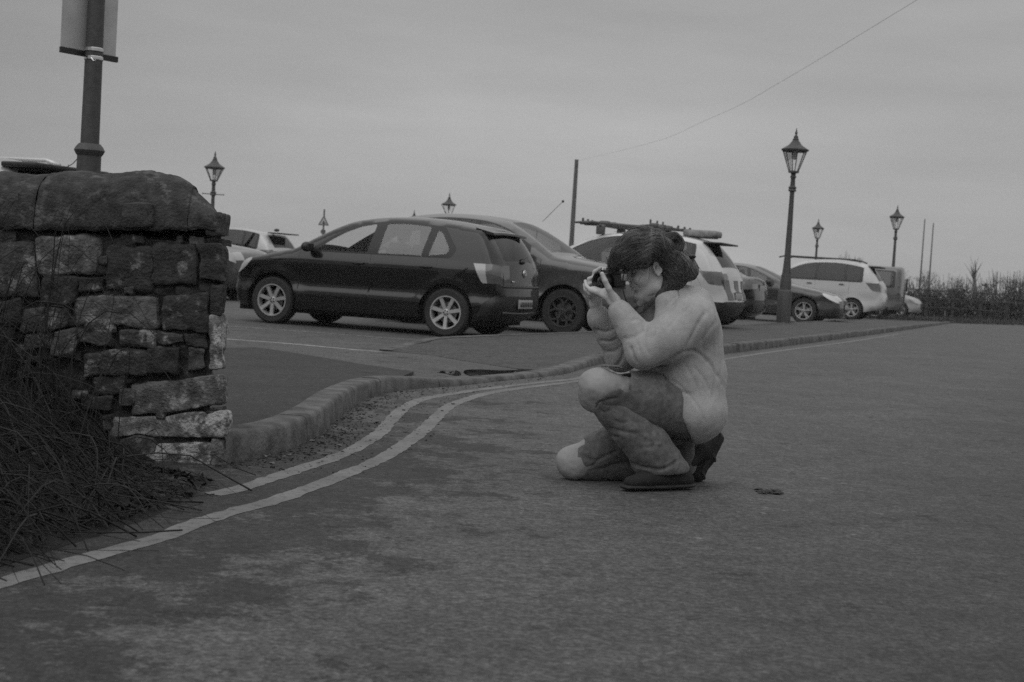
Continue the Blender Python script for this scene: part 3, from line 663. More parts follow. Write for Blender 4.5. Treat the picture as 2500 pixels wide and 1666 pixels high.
    # door / cladding outlines: sample too
    for nm, m_, pl in regs:
        if nm == 'door' or (nm == 'cladding' and len(pl) == 4):
            q = resample(np.array(list(pl)+[pl[0]]), step*.9); ins = inpoly(q[:, 0], q[:, 1], outer) & (tpoly_dist(q[:, 0], q[:, 1], np.array(outer+[outer[0]])) > .01); run = []
            for k in range(len(q)):
                if ins[k]: run.append(tuple(q[k]))
                else:
                    if len(run) > 1: lines.append((run, False))
                    run = []
            if len(run) > 1: lines.append((run, False))
    V, F = cdt_open(outer, lines, step)
    C = V[F].mean(1); lab = np.full(len(F), -1); 
    for i, (nm, m_, pl) in enumerate(regs): lab[inpoly(C[:, 0], C[:, 1], pl)] = i
    yv = Wf(V[:, 0], V[:, 1]); parts = {}
    def put(key, verts, faces, m_): parts.setdefault(key, []).append((verts, faces, m_))
    for sgn in (1, -1):
        P3 = np.c_[L_/2-V[:, 0], sgn*yv, V[:, 1]]
        for l in sorted(set(lab)):
            f = F[lab == l]; f = f if sgn > 0 else f[:, ::-1]
            # orient outward
            n = np.cross(P3[f[0][1]]-P3[f[0][0]], P3[f[0][2]]-P3[f[0][0]])
            if n[1]*sgn < 0: f = f[:, ::-1]
            nm = 'body' if l < 0 else regs[l][0]; m_ = paint if l < 0 else regs[l][1]
            off = 0
            key = (nm, 0 if nm in ('body', 'window_trim', 'cladding') else (l, sgn))
            put(key, P3, f, m_)
    # ---- centre strip over nose, bonnet, windscreen, roof, tail
    d = np.r_[0, np.cumsum(np.hypot(*np.diff(out_, axis=0).T))]; TT = d[-1]; we_ = Wf(out_[:, 0], out_[:, 1])
    def t_of(s, z): return d[np.argmin(np.hypot(out_[:, 0]-s, out_[:, 1]-z))]
    tang = np.gradient(out_, axis=0); tang /= np.linalg.norm(tang, axis=1)[:, None]; nor = np.stack([-tang[:, 1], tang[:, 0]], 1)
    hv = .75; so2 = [(t, -hv) for t in d]+[(TT, v) for v in np.linspace(-hv, hv, 17)[1:-1]]+[(t, hv) for t in d[::-1]]+[(0, v) for v in np.linspace(hv, -hv, 17)[1:-1]]
    regs2 = []
    for nm, m_, pl in sp.get('strip', []):
        regs2.append((nm, m_, [(t_of(*q[:2]), q[2]*hv) for q in pl]))
    lines = []
    for nm, m_, pl in regs2:
        q = resample(np.array(list(pl)+[pl[0]]), .08); run = []
        for k in range(len(q)):
            if abs(q[k][1]) < hv-.004 and .004 < q[k][0] < TT-.004: run.append(tuple(q[k]))
            else:
                if len(run) > 1: lines.append((run, False))
                run = []
        if len(run) > 1: lines.append((run, False))
    V2, F2 = cdt_open(so2, lines, .09); C = V2[F2].mean(1); lab = np.full(len(F2), -1)
    for i, (nm, m_, pl) in enumerate(regs2): lab[inpoly(C[:, 0], C[:, 1], pl)] = i
    ts, vs = V2[:, 0], V2[:, 1]/hv
    O = np.stack([np.interp(ts, d, out_[:, k]) for k in (0, 1)], 1); NN = np.stack([np.interp(ts, d, nor[:, k]) for k in (0, 1)], 1); wE = np.interp(ts, d, we_)
    bul = np.interp(O[:, 0], [0, .25, 1.0, 1.6, L_-.5, L_-.15, L_], [.07, .035, .03, .035, .03, .05, .055])
    Q = O+NN*(bul*(1-vs**2))[:, None]
    P3 = np.c_[L_/2-Q[:, 0], vs*wE, Q[:, 1]]
    for l in sorted(set(lab)):
        f = F2[lab == l]; nrm = np.cross(P3[f[:, 1]]-P3[f[:, 0]], P3[f[:, 2]]-P3[f[:, 0]]); cc = P3[f].mean(1)-np.array([0, 0, .6]); flip = ((nrm*cc).sum(1) < 0).mean() > .5
        if flip: f = f[:, ::-1]
        nm = 'body' if l < 0 else regs2[l][0]; m_ = paint if l < 0 else regs2[l][1]
        put((nm, 0 if nm in ('body', 'window_trim', 'cladding') else ('s', l)), P3, f, m_)
    def tail(y, z, off=0., nose=False):
        m = (out_[:, 0] < L_*.3) if nose else (out_[:, 0] > L_*.7); m &= (out_[:, 1] <= (1.02 if nose else 9)); q = out_[m]; o_ = np.argsort(q[:, 1]); s_ = float(np.interp(z, q[o_, 1], q[o_, 0])); we0 = float(Wf(s_, z)); vv_ = np.clip(y/we0, -1, 1)
        b_ = float(np.interp(s_, [0, .25, 1.0, 1.6, L_-.5, L_-.15, L_], [.07, .035, .03, .035, .03, .05, .055]))*(1-vv_**2)
        return np.array([L_/2-s_+(b_+off if nose else -b_-off), y, z])
    root_tail = tail
    made = {}
    for key, lst in parts.items():
        mb = MB(); ms = []
        for v, f, m_ in lst:
            if m_ not in ms: ms.append(m_)
            used = np.unique(f); rm = -np.ones(len(v), int); rm[used] = np.arange(len(used)); mb.add(v[used], rm[f], ms.index(m_))
        o = mb.build(key[0], ms, root)
        bm = bmesh.new(); bm.from_mesh(o.data); bmesh.ops.remove_doubles(bm, verts=bm.verts[:], dist=.0015)
        bm.to_mesh(o.data); bm.free(); o.data.polygons.foreach_set('use_smooth', [True]*len(o.data.polygons)); made.setdefault(key[0], []).append(o)
    # ---- seams
    seam = MB()
    def on(s, z, sg, off=.0): return np.array([L_/2-s, sg*(float(Wf(s, z))+off), z])
    for s0, s1 in sp.get('doors', []):
        for sg in (1, -1):
            pl = resample(np.array([(s0, beltf(s0)), (s0, sill+.10), (s1-.03 if s1 < sr-ra else s1-.16, sill+.10), (s1, .72), (s1, beltf(s1))]), .08)
            seam = MB(); seam.tube([on(s, z, sg, -.0015) for s, z in pl], .0035, 4); seam.build('door_seal', mat('seam_black', .006, .8), root)
    for s, z in sp.get('handles', []):
        for o in [made['door'][k] for k in range(len(made.get('door', [])))]: pass
        for sg in (1, -1):
            h = MB(); h.box(on(s, z, sg, .018), (.17, .026, .022), bev=.009); h.ball(on(s, z-.005, sg, -.006), (.055, .018, .028), 10)
            h.build('door_handle', sp.get('handlemat', M_trim), root)
    # ---- tub, floor, liners, seats
    u = MB(); hi = hw-.16; u.box((0, 0, sill+.02), (L_-.5, 2*hi, .16)); u.box((L_/2-sf, 0, .40), (.9, 2*hw-.62, .35)); u.box((L_/2-sr, 0, .40), (.9, 2*hw-.62, .35))
    u.box((L_/2-(sf+sr)/2, 0, sill+.02), (sr-sf-2*ra, 2*hw-.14, .05))
    for sc in (sf, sr):
        for sg in (1, -1):
            n = 20; vs_ = []; 
            for k in range(n):
                t = math.pi*k/(n-1)*1.16-.08*math.pi
                for yy in (hw-.075, hw-.36): vs_.append((L_/2-sc+(ra+.003)*math.cos(t), sg*yy, max(wr+(ra+.003)*math.sin(t), .13)))
            f_ = [(2*k, 2*k+1, 2*k+3, 2*k+2) for k in range(n-1)]; u.add(vs_, f_)
            cap = [(L_/2-sc+(ra+.01)*math.cos(t), sg*(hw-.35), max(.15, wr+(ra+.01)*math.sin(t))) for t in np.linspace(-.1*math.pi, 1.1*math.pi, 16)]; u.add(cap, [tuple(range(16))])
    u.lathe([(.045, -hw+.25), (.045, hw-.25)], c=(L_/2-sr, 0, wr), n=8, axis='y'); u.lathe([(.035, -hw+.25), (.035, hw-.25)], c=(L_/2-sf, 0, wr), n=8, axis='y')
    u.build('underbody', M_dark, root)
    for sc in (sf, sr):
        for sg in (1, -1): wheel_obj(root, (L_/2-sc, sg*(hw-.13), wr), wr, .2, sg, sp.get('rim', 'five'))
    if sp.get('inside', True):
        zb = belt-.42
        for s, ys in ((sp['trim'][0]+.95, (-.36, .36)), (sp['trim'][0]+1.75, (-.36, .36))):
            for y in ys:
                st = MB(); st.box((L_/2-s+.22, y, zb+.0), (.5, .5, .16), bev=.05); 
                cs, sn = math.cos(.25), math.sin(.25); R_ = [[cs, 0, -sn], [0, 1, 0], [sn, 0, cs]]
                st.box((L_/2-s-.08, y, zb+.32), (.13, .48, .56), bev=.05, R=R_); st.box((L_/2-s-.19, y, zb+.70), (.09, .24, .17), bev=.035, R=R_); st.box((L_/2-s-.16, y, zb+.6), (.02, .1, .12))
                st.build('seat', M_seat, root)
        da = MB(); da.box((L_/2-sp['trim'][0]-.12, 0, belt-.10), (.42, 2*hw-.30, .17), bev=.06); da.box((L_/2-sp['trim'][0]-1.2, hw-.13, belt-.35), (2.2, .04, .6)); da.box((L_/2-sp['trim'][0]-1.2, -hw+.13, belt-.35), (2.2, .04, .6))
        ang = np.linspace(0, 2*math.pi, 19); sc_ = np.array([L_/2-sp['trim'][0]-.45, -.36, belt-.04]); da.tube([sc_+np.array([math.cos(t)*.07*-1, math.sin(t)*.17, math.cos(t)*.16]) for t in ang], .013, 6)
        da.build('dashboard', M_seat, root)
    for sg in (1, -1):
        if sp.get('mirror'):
            s, z = sp['mirror']; m_ = MB(); p = on(s, z, sg, .0); c = p+[0, sg*.13, .035]
            m_.ball(c, (.07, .10, .065), 14); m_.tube([p+[0, 0, -.01], p+[.0, sg*.06, .01], c], [.022, .02, .02], 8); m_.box(c+[-.052, 0, 0], (.02, .15, .09), bev=.008)
            m_.build('wing_mirror', sp.get('mirrormat', M_trim), root)
    for s, w_, z0, z1 in [sp['plate']] if sp.get('plate') else []:
        # plate on the tail (s>L/2) or the nose
        ns = s < L_/2; x = tail(0, (z0+z1)/2, .0, ns)[0]-(1 if ns else -1)*.012; sg = 1 if ns else -1; pm_ = MB(); pm_.box((x+sg*.018, 0, (z0+z1)/2), (.012, w_, z1-z0), bev=.003); pm_.box((x+sg*.006, 0, (z0+z1)/2), (.012, w_+.03, z1-z0+.03), mi=2)
        pm_.build('number_plate', [M_plate, M_plch, M_trim], root)
    return root, on, tail
def cdt_open(outer, lines, step):
    pts = [tuple(map(float, q[:2])) for q in outer]; n = len(pts); edges = [(i, (i+1) % n) for i in range(n)]
    for run, cl in lines:
        b = len(pts); pts += [tuple(map(float, q)) for q in run]; edges += [(b+i, b+i+1) for i in range(len(run)-1)]
    A = np.array(outer)[:, :2]; x0, y0 = A.min(0); x1, y1 = A.max(0)
    gx, gy = np.meshgrid(np.arange(x0+step/2, x1, step), np.arange(y0+step/2, y1, step)); gx[::2] += step/2; gx = gx.ravel(); gy = gy.ravel(); ok = inpoly(gx, gy, A); gx, gy = gx[ok], gy[ok]
    E = np.array(pts); keep = np.ones(len(gx), bool)
    for i, j in edges:
        a, b = E[i], E[j]; ab = b-a; L_ = ab@ab+1e-12; t = np.clip(((gx-a[0])*ab[0]+(gy-a[1])*ab[1])/L_, 0, 1); keep &= np.hypot(gx-a[0]-t*ab[0], gy-a[1]-t*ab[1]) > step*.4
    pts += list(zip(gx[keep].tolist(), gy[keep].tolist()))
    v, _, f, *_r = delaunay_2d_cdt([Vector(q) for q in pts], edges, [], 0, 1e-7)
    V = np.array([tuple(q) for q in v]); F = np.array([tuple(q) for q in f if len(q) == 3]); C = V[F].mean(1)
    ar = .5*np.abs((V[F[:, 1], 0]-V[F[:, 0], 0])*(V[F[:, 2], 1]-V[F[:, 0], 1])-(V[F[:, 2], 0]-V[F[:, 0], 0])*(V[F[:, 1], 1]-V[F[:, 0], 1]))
    ok = inpoly(C[:, 0], C[:, 1], A) & (ar > 1e-8); return V, F[ok]
# ---- profiles
def hatch(L=3.97, H=1.465, paint=None, gl=None, **kw):
    k = L/3.97; h = H/1.465
    o = [(.14, .20), (.04, .26), (.0, .38), (.0, .52), (.03, .62), (.09, .705), (.22, .79), (.50, .875), (.80, .94), (1.02, .99), (1.08, 1.01), (1.40, 1.19), (1.72, 1.345), (1.95, 1.41), (2.25, 1.452), (2.6, 1.465), (3.0, 1.45), (3.35, 1.41), (3.60, 1.37), (3.66, 1.335), (3.80, 1.15), (3.89, .98), (3.925, .88), (3.94, .76), (3.935, .70), (3.965, .655), (3.97, .55), (3.96, .42), (3.90, .30), (3.80, .24)]
    d = dict(L=L, hw=.84, outline=[(s*k, z*h if z > .6 else z) for s, z in o], wheels=(.80*k, 3.27*k, .300), belt=.97*h, rise=.0, trim=(1.30*k, 3.32*k), glass=gl or G_clear, paint=paint, kind='crease',
             windows=[(1.42*k, 2.16*k), (2.28*k, 3.10*k)], doors=[(1.18*k, 2.20*k), (2.20*k, 3.12*k)], handles=[(2.04*k, .855*h), (2.98*k, .86*h)], mirror=(1.34*k, .99*h), plate=(L, .5, .40, .51), rim='seven',
             strip=[('windscreen', gl or G_mid, [(1.14*k, 1.05*h, -.86), (1.14*k, 1.05*h, .86), (1.80*k, 1.37*h, .84), (1.80*k, 1.37*h, -.84)]), ('rear_window', G_dark, [(3.67*k, 1.33*h, -.86), (3.67*k, 1.33*h, .86), (3.885*k, .99*h, .84), (3.885*k, .99*h, -.84)]),
                    ('tail_light', M_lampr, [(3.91*k, .93*h, .66), (3.91*k, .93*h, 1.2), (3.935*k, .70*h, 1.2), (3.935*k, .70*h, .70)]), ('tail_light', M_lampr, [(3.91*k, .93*h, -.66), (3.91*k, .93*h, -1.2), (3.935*k, .70*h, -1.2), (3.935*k, .70*h, -.70)]),
                    ('bumper', M_trim, [(3.968*k, .57, -1.2), (3.968*k, .57, 1.2), (3.80*k, .24, 1.2), (3.80*k, .24, -1.2)]),
                    ('grille', M_trim, [(.0, .36, -.6), (.0, .36, .6), (.02, .58, .6), (.02, .58, -.6)]),
                    ('headlight', M_lampc, [(.03, .60, .62), (.03, .60, 1.2), (.2, .78, 1.2), (.12, .74, .70)]), ('headlight', M_lampc, [(.03, .60, -.62), (.03, .60, -1.2), (.2, .78, -1.2), (.12, .74, -.70)])],
             side=[('tail_light', M_lampc, [(3.60*k, .94*h), (3.75*k, .94*h), (3.79*k, .70*h), (3.72*k, .70*h)]), ('tail_light', M_lampr, [(3.75*k, .94*h), (4.2*k, .94*h), (4.2*k, .70*h), (3.79*k, .70*h)]), ('bumper', M_trim, [(3.66*k, .10), (3.68*k, .30), (3.76*k, .47), (3.9*k, .56), (4.2*k, .58), (4.2*k, .10)]), ('headlight', M_lampc, [(-.1, .60), (-.1, .9), (.24, .9), (.38, .79), (.24, .68), (.08, .60)])])
    d.update(kw); return d
def suv(L=4.1, H=1.66, paint=None, gl=None, **kw):
    k = L/4.1; h = H/1.66
    o = [(.16, .25), (.04, .32), (.0, .48), (.0, .72), (.035, .86), (.12, .945), (.40, 1.02), (.8, 1.075), (1.02, 1.11), (1.12, 1.145), (1.5, 1.385), (1.82, 1.55), (2.05, 1.61), (2.4, 1.65), (2.9, 1.66), (3.3, 1.62), (3.56, 1.575), (3.66, 1.53), (3.84, 1.32), (3.98, 1.10), (4.05, .95), (4.06, .78), (4.10, .66), (4.10, .45), (4.02, .33), (3.92, .29)]
    d = dict(L=L, hw=.89, outline=[(s*k, z*h) for s, z in o], wheels=(.84*k, 3.33*k, .335), belt=1.07*h, rise=.0, sill=.27, trim=(1.40*k, 3.58*k), glass=gl or G_mid, paint=paint, kind='suv', round=.10,
             windows=[(1.55*k, 2.26*k), (2.36*k, 3.06*k), (3.14*k, 3.50*k)], doors=[(1.22*k, 2.30*k), (2.30*k, 3.22*k)], handles=[(2.14*k, .97*h), (3.02*k, .98*h)], mirror=(1.42*k, 1.08*h), plate=(L, .5, .62, .73), rim='five', archgap=.06,
             strip=[('windscreen', gl or G_mid, [(1.16*k, 1.17*h, -.88), (1.16*k, 1.17*h, .88), (1.84*k, 1.56*h, .84), (1.84*k, 1.56*h, -.84)]), ('rear_window', G_dark, [(3.68*k, 1.51*h, -.84), (3.68*k, 1.51*h, .84), (3.97*k, 1.12*h, .86), (3.97*k, 1.12*h, -.86)]),
                    ('tail_light', M_lampr, [(4.03*k, 1.06*h, .70), (4.03*k, 1.06*h, 1.2), (4.06*k, .80*h, 1.2), (4.06*k, .80*h, .78)]), ('tail_light', M_lampr, [(4.03*k, 1.06*h, -.70), (4.03*k, 1.06*h, -1.2), (4.06*k, .80*h, -1.2), (4.06*k, .80*h, -.78)]),
                    ('grille', M_trim, [(.0, .50*h, -.55), (.0, .50*h, .55), (.02, .80*h, .55), (.02, .80*h, -.55)]),
                    ('headlight', M_lampc, [(.01, .76*h, .62), (.01, .76*h, 1.2), (.11, .93*h, 1.2), (.10, .93*h, .62)]), ('headlight', M_lampc, [(.01, .76*h, -.62), (.01, .76*h, -1.2), (.11, .93*h, -1.2), (.10, .93*h, -.62)])],
             side=[('tail_light', M_lampr, [(3.66*k, 1.06*h), (4.3*k, 1.06*h), (4.3*k, .80*h), (3.84*k, .84*h)]), ('headlight', M_lampc, [(-.1, .76*h), (-.1, 1.1*h), (.22, 1.1*h), (.36, .965*h), (.2, .86*h), (.06, .76*h)])])
    d.update(kw); return d
def saloon(L=4.6, H=1.43, paint=None, gl=None, **kw):
    k = L/4.6; h = H/1.43
    o = [(.16, .20), (.04, .27), (.0, .40), (.01, .55), (.06, .66), (.18, .74), (.5, .82), (.95, .90), (1.3, .955), (1.42, .985), (1.85, 1.20), (2.2, 1.345), (2.45, 1.40), (2.8, 1.43), (3.15, 1.415), (3.5, 1.35), (3.9, 1.19), (4.15, 1.07), (4.28, 1.04), (4.48, 1.02), (4.54, .97), (4.57, .80), (4.6, .65), (4.59, .42), (4.5, .30), (4.4, .26)]
    d = dict(L=L, hw=.89, outline=[(s*k, z*h) for s, z in o], wheels=(.86*k, 3.66*k, .33), belt=.94*h, rise=.0, trim=(1.65*k, 3.75*k), glass=gl or G_mid, paint=paint, kind='crease', round=.09, wtop=.07,
             windows=[(1.85*k, 2.62*k), (2.72*k, 3.52*k)], doors=[(1.55*k, 2.66*k), (2.66*k, 3.58*k)], handles=[(2.5*k, .83*h), (3.4*k, .84*h)], mirror=(1.78*k, .96*h), plate=(L, .5, .52, .63), rim='five',
             strip=[('windscreen', G_mid, [(1.46*k, 1.01*h, -.88), (1.46*k, 1.01*h, .88), (2.25*k, 1.355*h, .84), (2.25*k, 1.355*h, -.84)]), ('rear_window', G_dark, [(3.5*k, 1.35*h, -.84), (3.5*k, 1.35*h, .84), (4.1*k, 1.09*h, .86), (4.1*k, 1.09*h, -.86)]),
                    ('tail_light', M_lampr, [(4.54*k, .95*h, .55), (4.54*k, .95*h, 1.2), (4.57*k, .80*h, 1.2), (4.57*k, .80*h, .55)]), ('tail_light', M_lampr, [(4.54*k, .95*h, -.55), (4.54*k, .95*h, -1.2), (4.57*k, .80*h, -1.2), (4.57*k, .80*h, -.55)]),
                    ('grille', M_trim, [(.0, .36*h, -.45), (.0, .36*h, .45), (.03, .62*h, .45), (.03, .62*h, -.45)]),
                    ('headlight', M_lampw, [(.03, .58*h, .55), (.03, .58*h, 1.2), (.17, .74*h, 1.2), (.12, .71*h, .62)]), ('headlight', M_lampw, [(.03, .58*h, -.55), (.03, .58*h, -1.2), (.17, .74*h, -1.2), (.12, .71*h, -.62)])],
             side=[('tail_light', M_lampr, [(4.3*k, .96*h), (5*k, .96*h), (5*k, .80*h), (4.4*k, .80*h)]), ('headlight', M_lampw, [(-.1, .58*h), (-.1, .9*h), (.3, .9*h), (.46, .775*h), (.28, .66*h), (.1, .58*h)])])
    d.update(kw); return d
GRP = 'cars parked in the row beyond the kerb'
p_black = paintm('paint_black', .004, coat=.85); p_dgrey = paintm('paint_dark_grey', .05, .3); p_white = paintm('paint_white', .52); p_silver = paintm('paint_silver', .42, .3); p_grey = paintm('paint_grey', .12, .2); p_mid = paintm('paint_mid_grey', .075, .2); p_pale = paintm('paint_pale', .33)
# 1 the black hatchback
hs = hatch(paint=p_black, gl=G_clear, wheels=(.80, 3.27, .308), windows=[[(1.42, 1.0), (1.60, 1.13), (1.80, 1.245), (2.00, 1.325), (2.20, 1.365), (2.13, .995)], [(2.29, .995), (2.345, 1.372), (2.62, 1.385), (2.96, 1.362), (2.885, .998)], [(2.99, 1.005), (3.06, 1.32), (3.12, 1.30), (3.26, 1.09), (3.22, 1.03)]],
           windows_extra=None, trimpoly=[(1.28, .972), (1.44, 1.075), (1.60, 1.18), (1.79, 1.285), (2.0, 1.36), (2.3, 1.405), (2.65, 1.412), (3.08, 1.38), (3.16, 1.36), (3.36, 1.09), (3.28, .978)], clad=None, glass=G_clear)
mpx = lambda q: q if q > .8 else .16+.8*q
hs['outline'] = [(mpx(s), z+(.045*math.exp(-((s-.12)/.3)**2) if z > .5 else 0)) if s < .8 else (s, z) for s, z in hs['outline']]
hs['strip'] = [(n_, m_, [(mpx(q[0]),)+((q[1]+.03,) if n_ == 'headlight' else (q[1],))+(q[2],) if q[0] < .8 else q for q in pl]) for n_, m_, pl in hs['strip']]
hs['side'] = [(n_, m_, [(mpx(q[0]), q[1]+.035) if n_ == 'headlight' else q for q in pl]) for n_, m_, pl in hs['side']]
hs['nosein'] = .22; hs['glass2'] = glass('car_glass_privacy', .50, .4, .085)
r1, on1, W1 = make_car('hatchback_car', hs, (.09, 18.2), 'tail', 'glossy black five-door hatchback with silver seven-spoke wheels, parked broadside in front', 'car', GRP, step=.045, axis_deg=-20.5)
L1 = 3.97
sp_ = MB(); sp_.tube([(L1/2-3.60, y*.60, 1.372-.03*y*y) for y in np.linspace(-1, 1, 9)], .028, 8, flat=.5); 
v = []; 
for y in np.linspace(-.60, .60, 9): v += [(L1/2-3.52, y, 1.405-.05*y*y), (L1/2-3.77, y*.98, 1.348-.05*y*y), (L1/2-3.77, y*.98, 1.322-.05*y*y), (L1/2-3.62, y, 1.33-.05*y*y)]
sp_.add(v, [(4*k+a, 4*k+(a+1) % 4, 4*k+4+(a+1) % 4, 4*k+4+a) for k in range(8) for a in range(4)]+[(0, 1, 2, 3), (35, 34, 33, 32)]); sp_.build('spoiler', p_black, r1, sharp=50)
T1 = W1
c0 = T1(0, .845, .004); b = MB(); b.lathe([(.048, 0), (.052, .006), (.046, .012), (.043, .008), (.0001, .008)], n=20, R=[[0, 0, -1], [0, 1, 0], [1, 0, 0]], c=c0)
for seg in (((-.03, .035), (-.014, -.002)), ((-.014, -.002), (0, .03)), ((0, .03), (.014, -.002)), ((.014, -.002), (.03, .035)), ((-.036, .015), (-.017, -.036)), ((-.017, -.036), (0, -.004)), ((0, -.004), (.017, -.036)), ((.017, -.036), (.036, .015))):
    b.tube([c0+[-.012, q[0], q[1]] for q in seg], .0035, 5)
b.build('badge', M_chrome, r1)
w = MB(); w.tube([T1(0, .995, .02), T1(-.02, 1.03, .03), T1(-.15, 1.045, .02), T1(-.32, 1.07, .014)], [.018, .014, .009, .006], 6); w.ball(T1(0, .99, .015), (.03, .06, .028)); w.build('rear_wiper', M_trim, r1)
def belt_strip(nm, z, ywid, th, dep, m_, zr=0.):
    w = MB(); w.tube([T1(y, z+zr*abs(y), -dep*.4) for y in np.linspace(-ywid, ywid, 15)], th, 8); return w.build(nm, m_, r1)
belt_strip('bumper_step', .668, .66, .016, .012, M_trim); belt_strip('bumper_strip', .335, .58, .011, .004, p_grey, .02)
w = MB(); seamp = [T1(y, .685, .001) for y in np.linspace(-.62, .62, 13)]; w.tube([T1(-.64, .93, .0), T1(-.63, .80, .0)]+seamp+[T1(.63, .80, .0), T1(.64, .93, .0)], .004, 5); w.build('hatch_seam', mat('seam_black', .006, .8), r1)
pl_ = T1(0, .455, .028)
for k in range(7):
    w = MB(); w.box(pl_+[-.004, -.19+k*.062+(0 if k < 2 else .02), 0], (.006, .034, .06)); w.build('plate_character', M_plch, r1)
w = MB(); w.box(T1(.33, .735, .004), (.006, .14, .018)); w.build('letter_strip', M_chrome, r1)
w = MB(); w.tube([T1(.30, .245, -.10), T1(.30, .235, .0)], .025, 8); w.build('exhaust', M_dark, r1)
# 2 dark grey SUV, nose to the road
ss = suv(L=4.1, H=1.68, paint=paintm('paint_steel_grey', .075, .35), gl=G_mid, clad=None, rim='hex', plate=None)
r2, on2, _ = make_car('suv_car', ss, (1.80, 20.95), 'nose', 'dark grey compact SUV with black wheels of five round openings, nose toward the woman', 'car', GRP, step=.07)
an = MB(); an.tube([(.35, .35, 1.66), (.66, .35, 1.98)], .004, 5); an.ball((.665, .35, 1.985), .022, 8); an.build('aerial', M_trim, r2)
an = MB(); an.tube([(-1.0, -.2, 1.66), (-1.12, -.2, 1.83)], .004, 5); an.build('aerial', M_trim, r2)
wp_ = MB(); wp_.tube([(L1*0+2.05-1.14, .30, 1.175), (2.05-1.22, -.1, 1.225), (2.05-1.2, -.45, 1.215)], [.012, .008, .006], 6); wp_.build('wiper', M_trim, r2)
# 3 white SUV with rack
ss = suv(L=4.55, H=1.70, paint=p_white, gl=G_mid, rim='five', clad=.40, cladrear=.56)
r3, on3, _ = make_car('suv_car', ss, (3.92, 25.3), 'tail', 'white SUV with a ski and bicycle rack on its roof, half hidden behind the woman', 'car', GRP, step=.08)
Lk = 4.55; sp_ = MB(); sp_.box((Lk/2-4.22, 0, 1.585), (.34, 1.22, .03), bev=.012); sp_.build('spoiler', M_trim, r3)
rk = MB()
for s in (2.15, 3.05):
    rk.tube([(Lk/2-s, y, 1.80) for y in (-.66, .66)], .022, 8)
    for y in (-.6, .6): rk.box((Lk/2-s, y, 1.72), (.16, .08, .17), bev=.02)
for y in (-.5, -.12, .3):
    o_ = .12*(y+.5)
    rk.tube([(Lk/2-1.45-o_, y, 1.845), (Lk/2-1.8, y, 1.86), (Lk/2-2.6, y, 1.83), (Lk/2-3.45, y, 1.81)], [.018, .03, .022, .018], 8)
    rk.box((Lk/2-1.62-o_, y, 1.85), (.22, .10, .03), bev=.01); rk.box((Lk/2-1.6-o_, y, 1.89), (.035, .04, .09), bev=.01)
    rk.box((Lk/2-2.12, y, 1.85), (.20, .12, .09), bev=.04); rk.box((Lk/2-3.05, y, 1.85), (.16, .12, .09), bev=.03); rk.box((Lk/2-2.98, y, 1.91), (.03, .04, .10), bev=.01)
    rk.tube([(Lk/2-1.9, y-.05, 1.88), (Lk/2-2.3, y-.05, 1.79), (Lk/2-2.95, y-.05, 1.86)], .014, 6)
    for k in range(4): rk.ball((Lk/2-3.15-.12*k, y+.04, 1.83+.02*(k % 2)), .024, 8)
rk.tube([(Lk/2-1.98, -.62, 1.85), (Lk/2-1.98, .62, 1.85)], .02, 6); rk.tube([(Lk/2-3.3, -.5, 1.84), (Lk/2-3.7, -.3, 1.82)], .012, 5)
rk.build('roof_rack', mat('rack_metal', .10, .5, .3), r3)
lb = MB(); lb.box((Lk/2-3.86, -.05, 1.755), (.62, .46, .12), bev=.04); lb.box((Lk/2-3.86, -.05, 1.69), (.5, .3, .03)); lb.build('roof_box', mat('roof_box_grey', .22, .5, var=.3, scale=9), r3)
st = MB()      # slanted reflective stripes across the tailgate
t3 = _
for k in range(3):
    y = -.80+k*.56; ys = [(y, .60), (y+.28, .60), (y+.46, .95), (y+.18, .95)]
    g_ = []
    for j in range(5):
        for i in range(3):
            a_ = np.array(ys[0])*(1-j/4)+np.array(ys[3])*(j/4); b_ = np.array(ys[1])*(1-j/4)+np.array(ys[2])*(j/4); q = a_*(1-i/2)+b_*(i/2); g_.append(t3(float(q[0]), float(q[1]), .006))
    st.add(g_, [(j*3+i, j*3+i+1, (j+1)*3+i+1, (j+1)*3+i) for j in range(4) for i in range(2)])
for k, o_ in enumerate([st]): o_.build('reflective_stripes', mat('chevron_grey', .14, .4), r3)
# 4 black saloon
ss = saloon(paint=p_black, rim='five', plate=(4.6, .5, .78, .90)); r4, _, _ = make_car('saloon_car', ss, (5.25, 30.4), 'tail', 'black saloon seen from its boot, between the white SUV and the big street lamp', 'car', GRP, step=.1)
# 5 dark saloon nose to the road
ss = saloon(L=4.7, H=1.46, paint=p_dgrey, rim='five', plate=(0., .5, .42, .53)); r5, _, _ = make_car('saloon_car', ss, (8.6, 37.2), 'nose', 'dark grey saloon with bright headlights facing the road behind the big street lamp', 'car', GRP, step=.1)
# 6 white large SUV
ss = suv(L=4.9, H=1.92, paint=p_white, gl=G_dark, rim='five', wtop=.12, hw=.97, plate=None); r6_, _, _ = make_car('suv_car', ss, (12.2, 47.0), 'tail', 'large white SUV with dark side glass and roof rails, behind the dark saloon', 'car', GRP, step=.1)
w = MB()
for y in (-.68, .68): w.tube([(1.0, y, 1.92), (.8, y, 1.98), (-1.5, y, 1.96), (-1.7, y, 1.89)], .025, 6)
w.build('roof_rail', M_trim, r6_); w = MB(); w.box((-2.12, 0, 1.76), (.40, 1.3, .05), bev=.015); w.build('spoiler', M_trim, r6_)
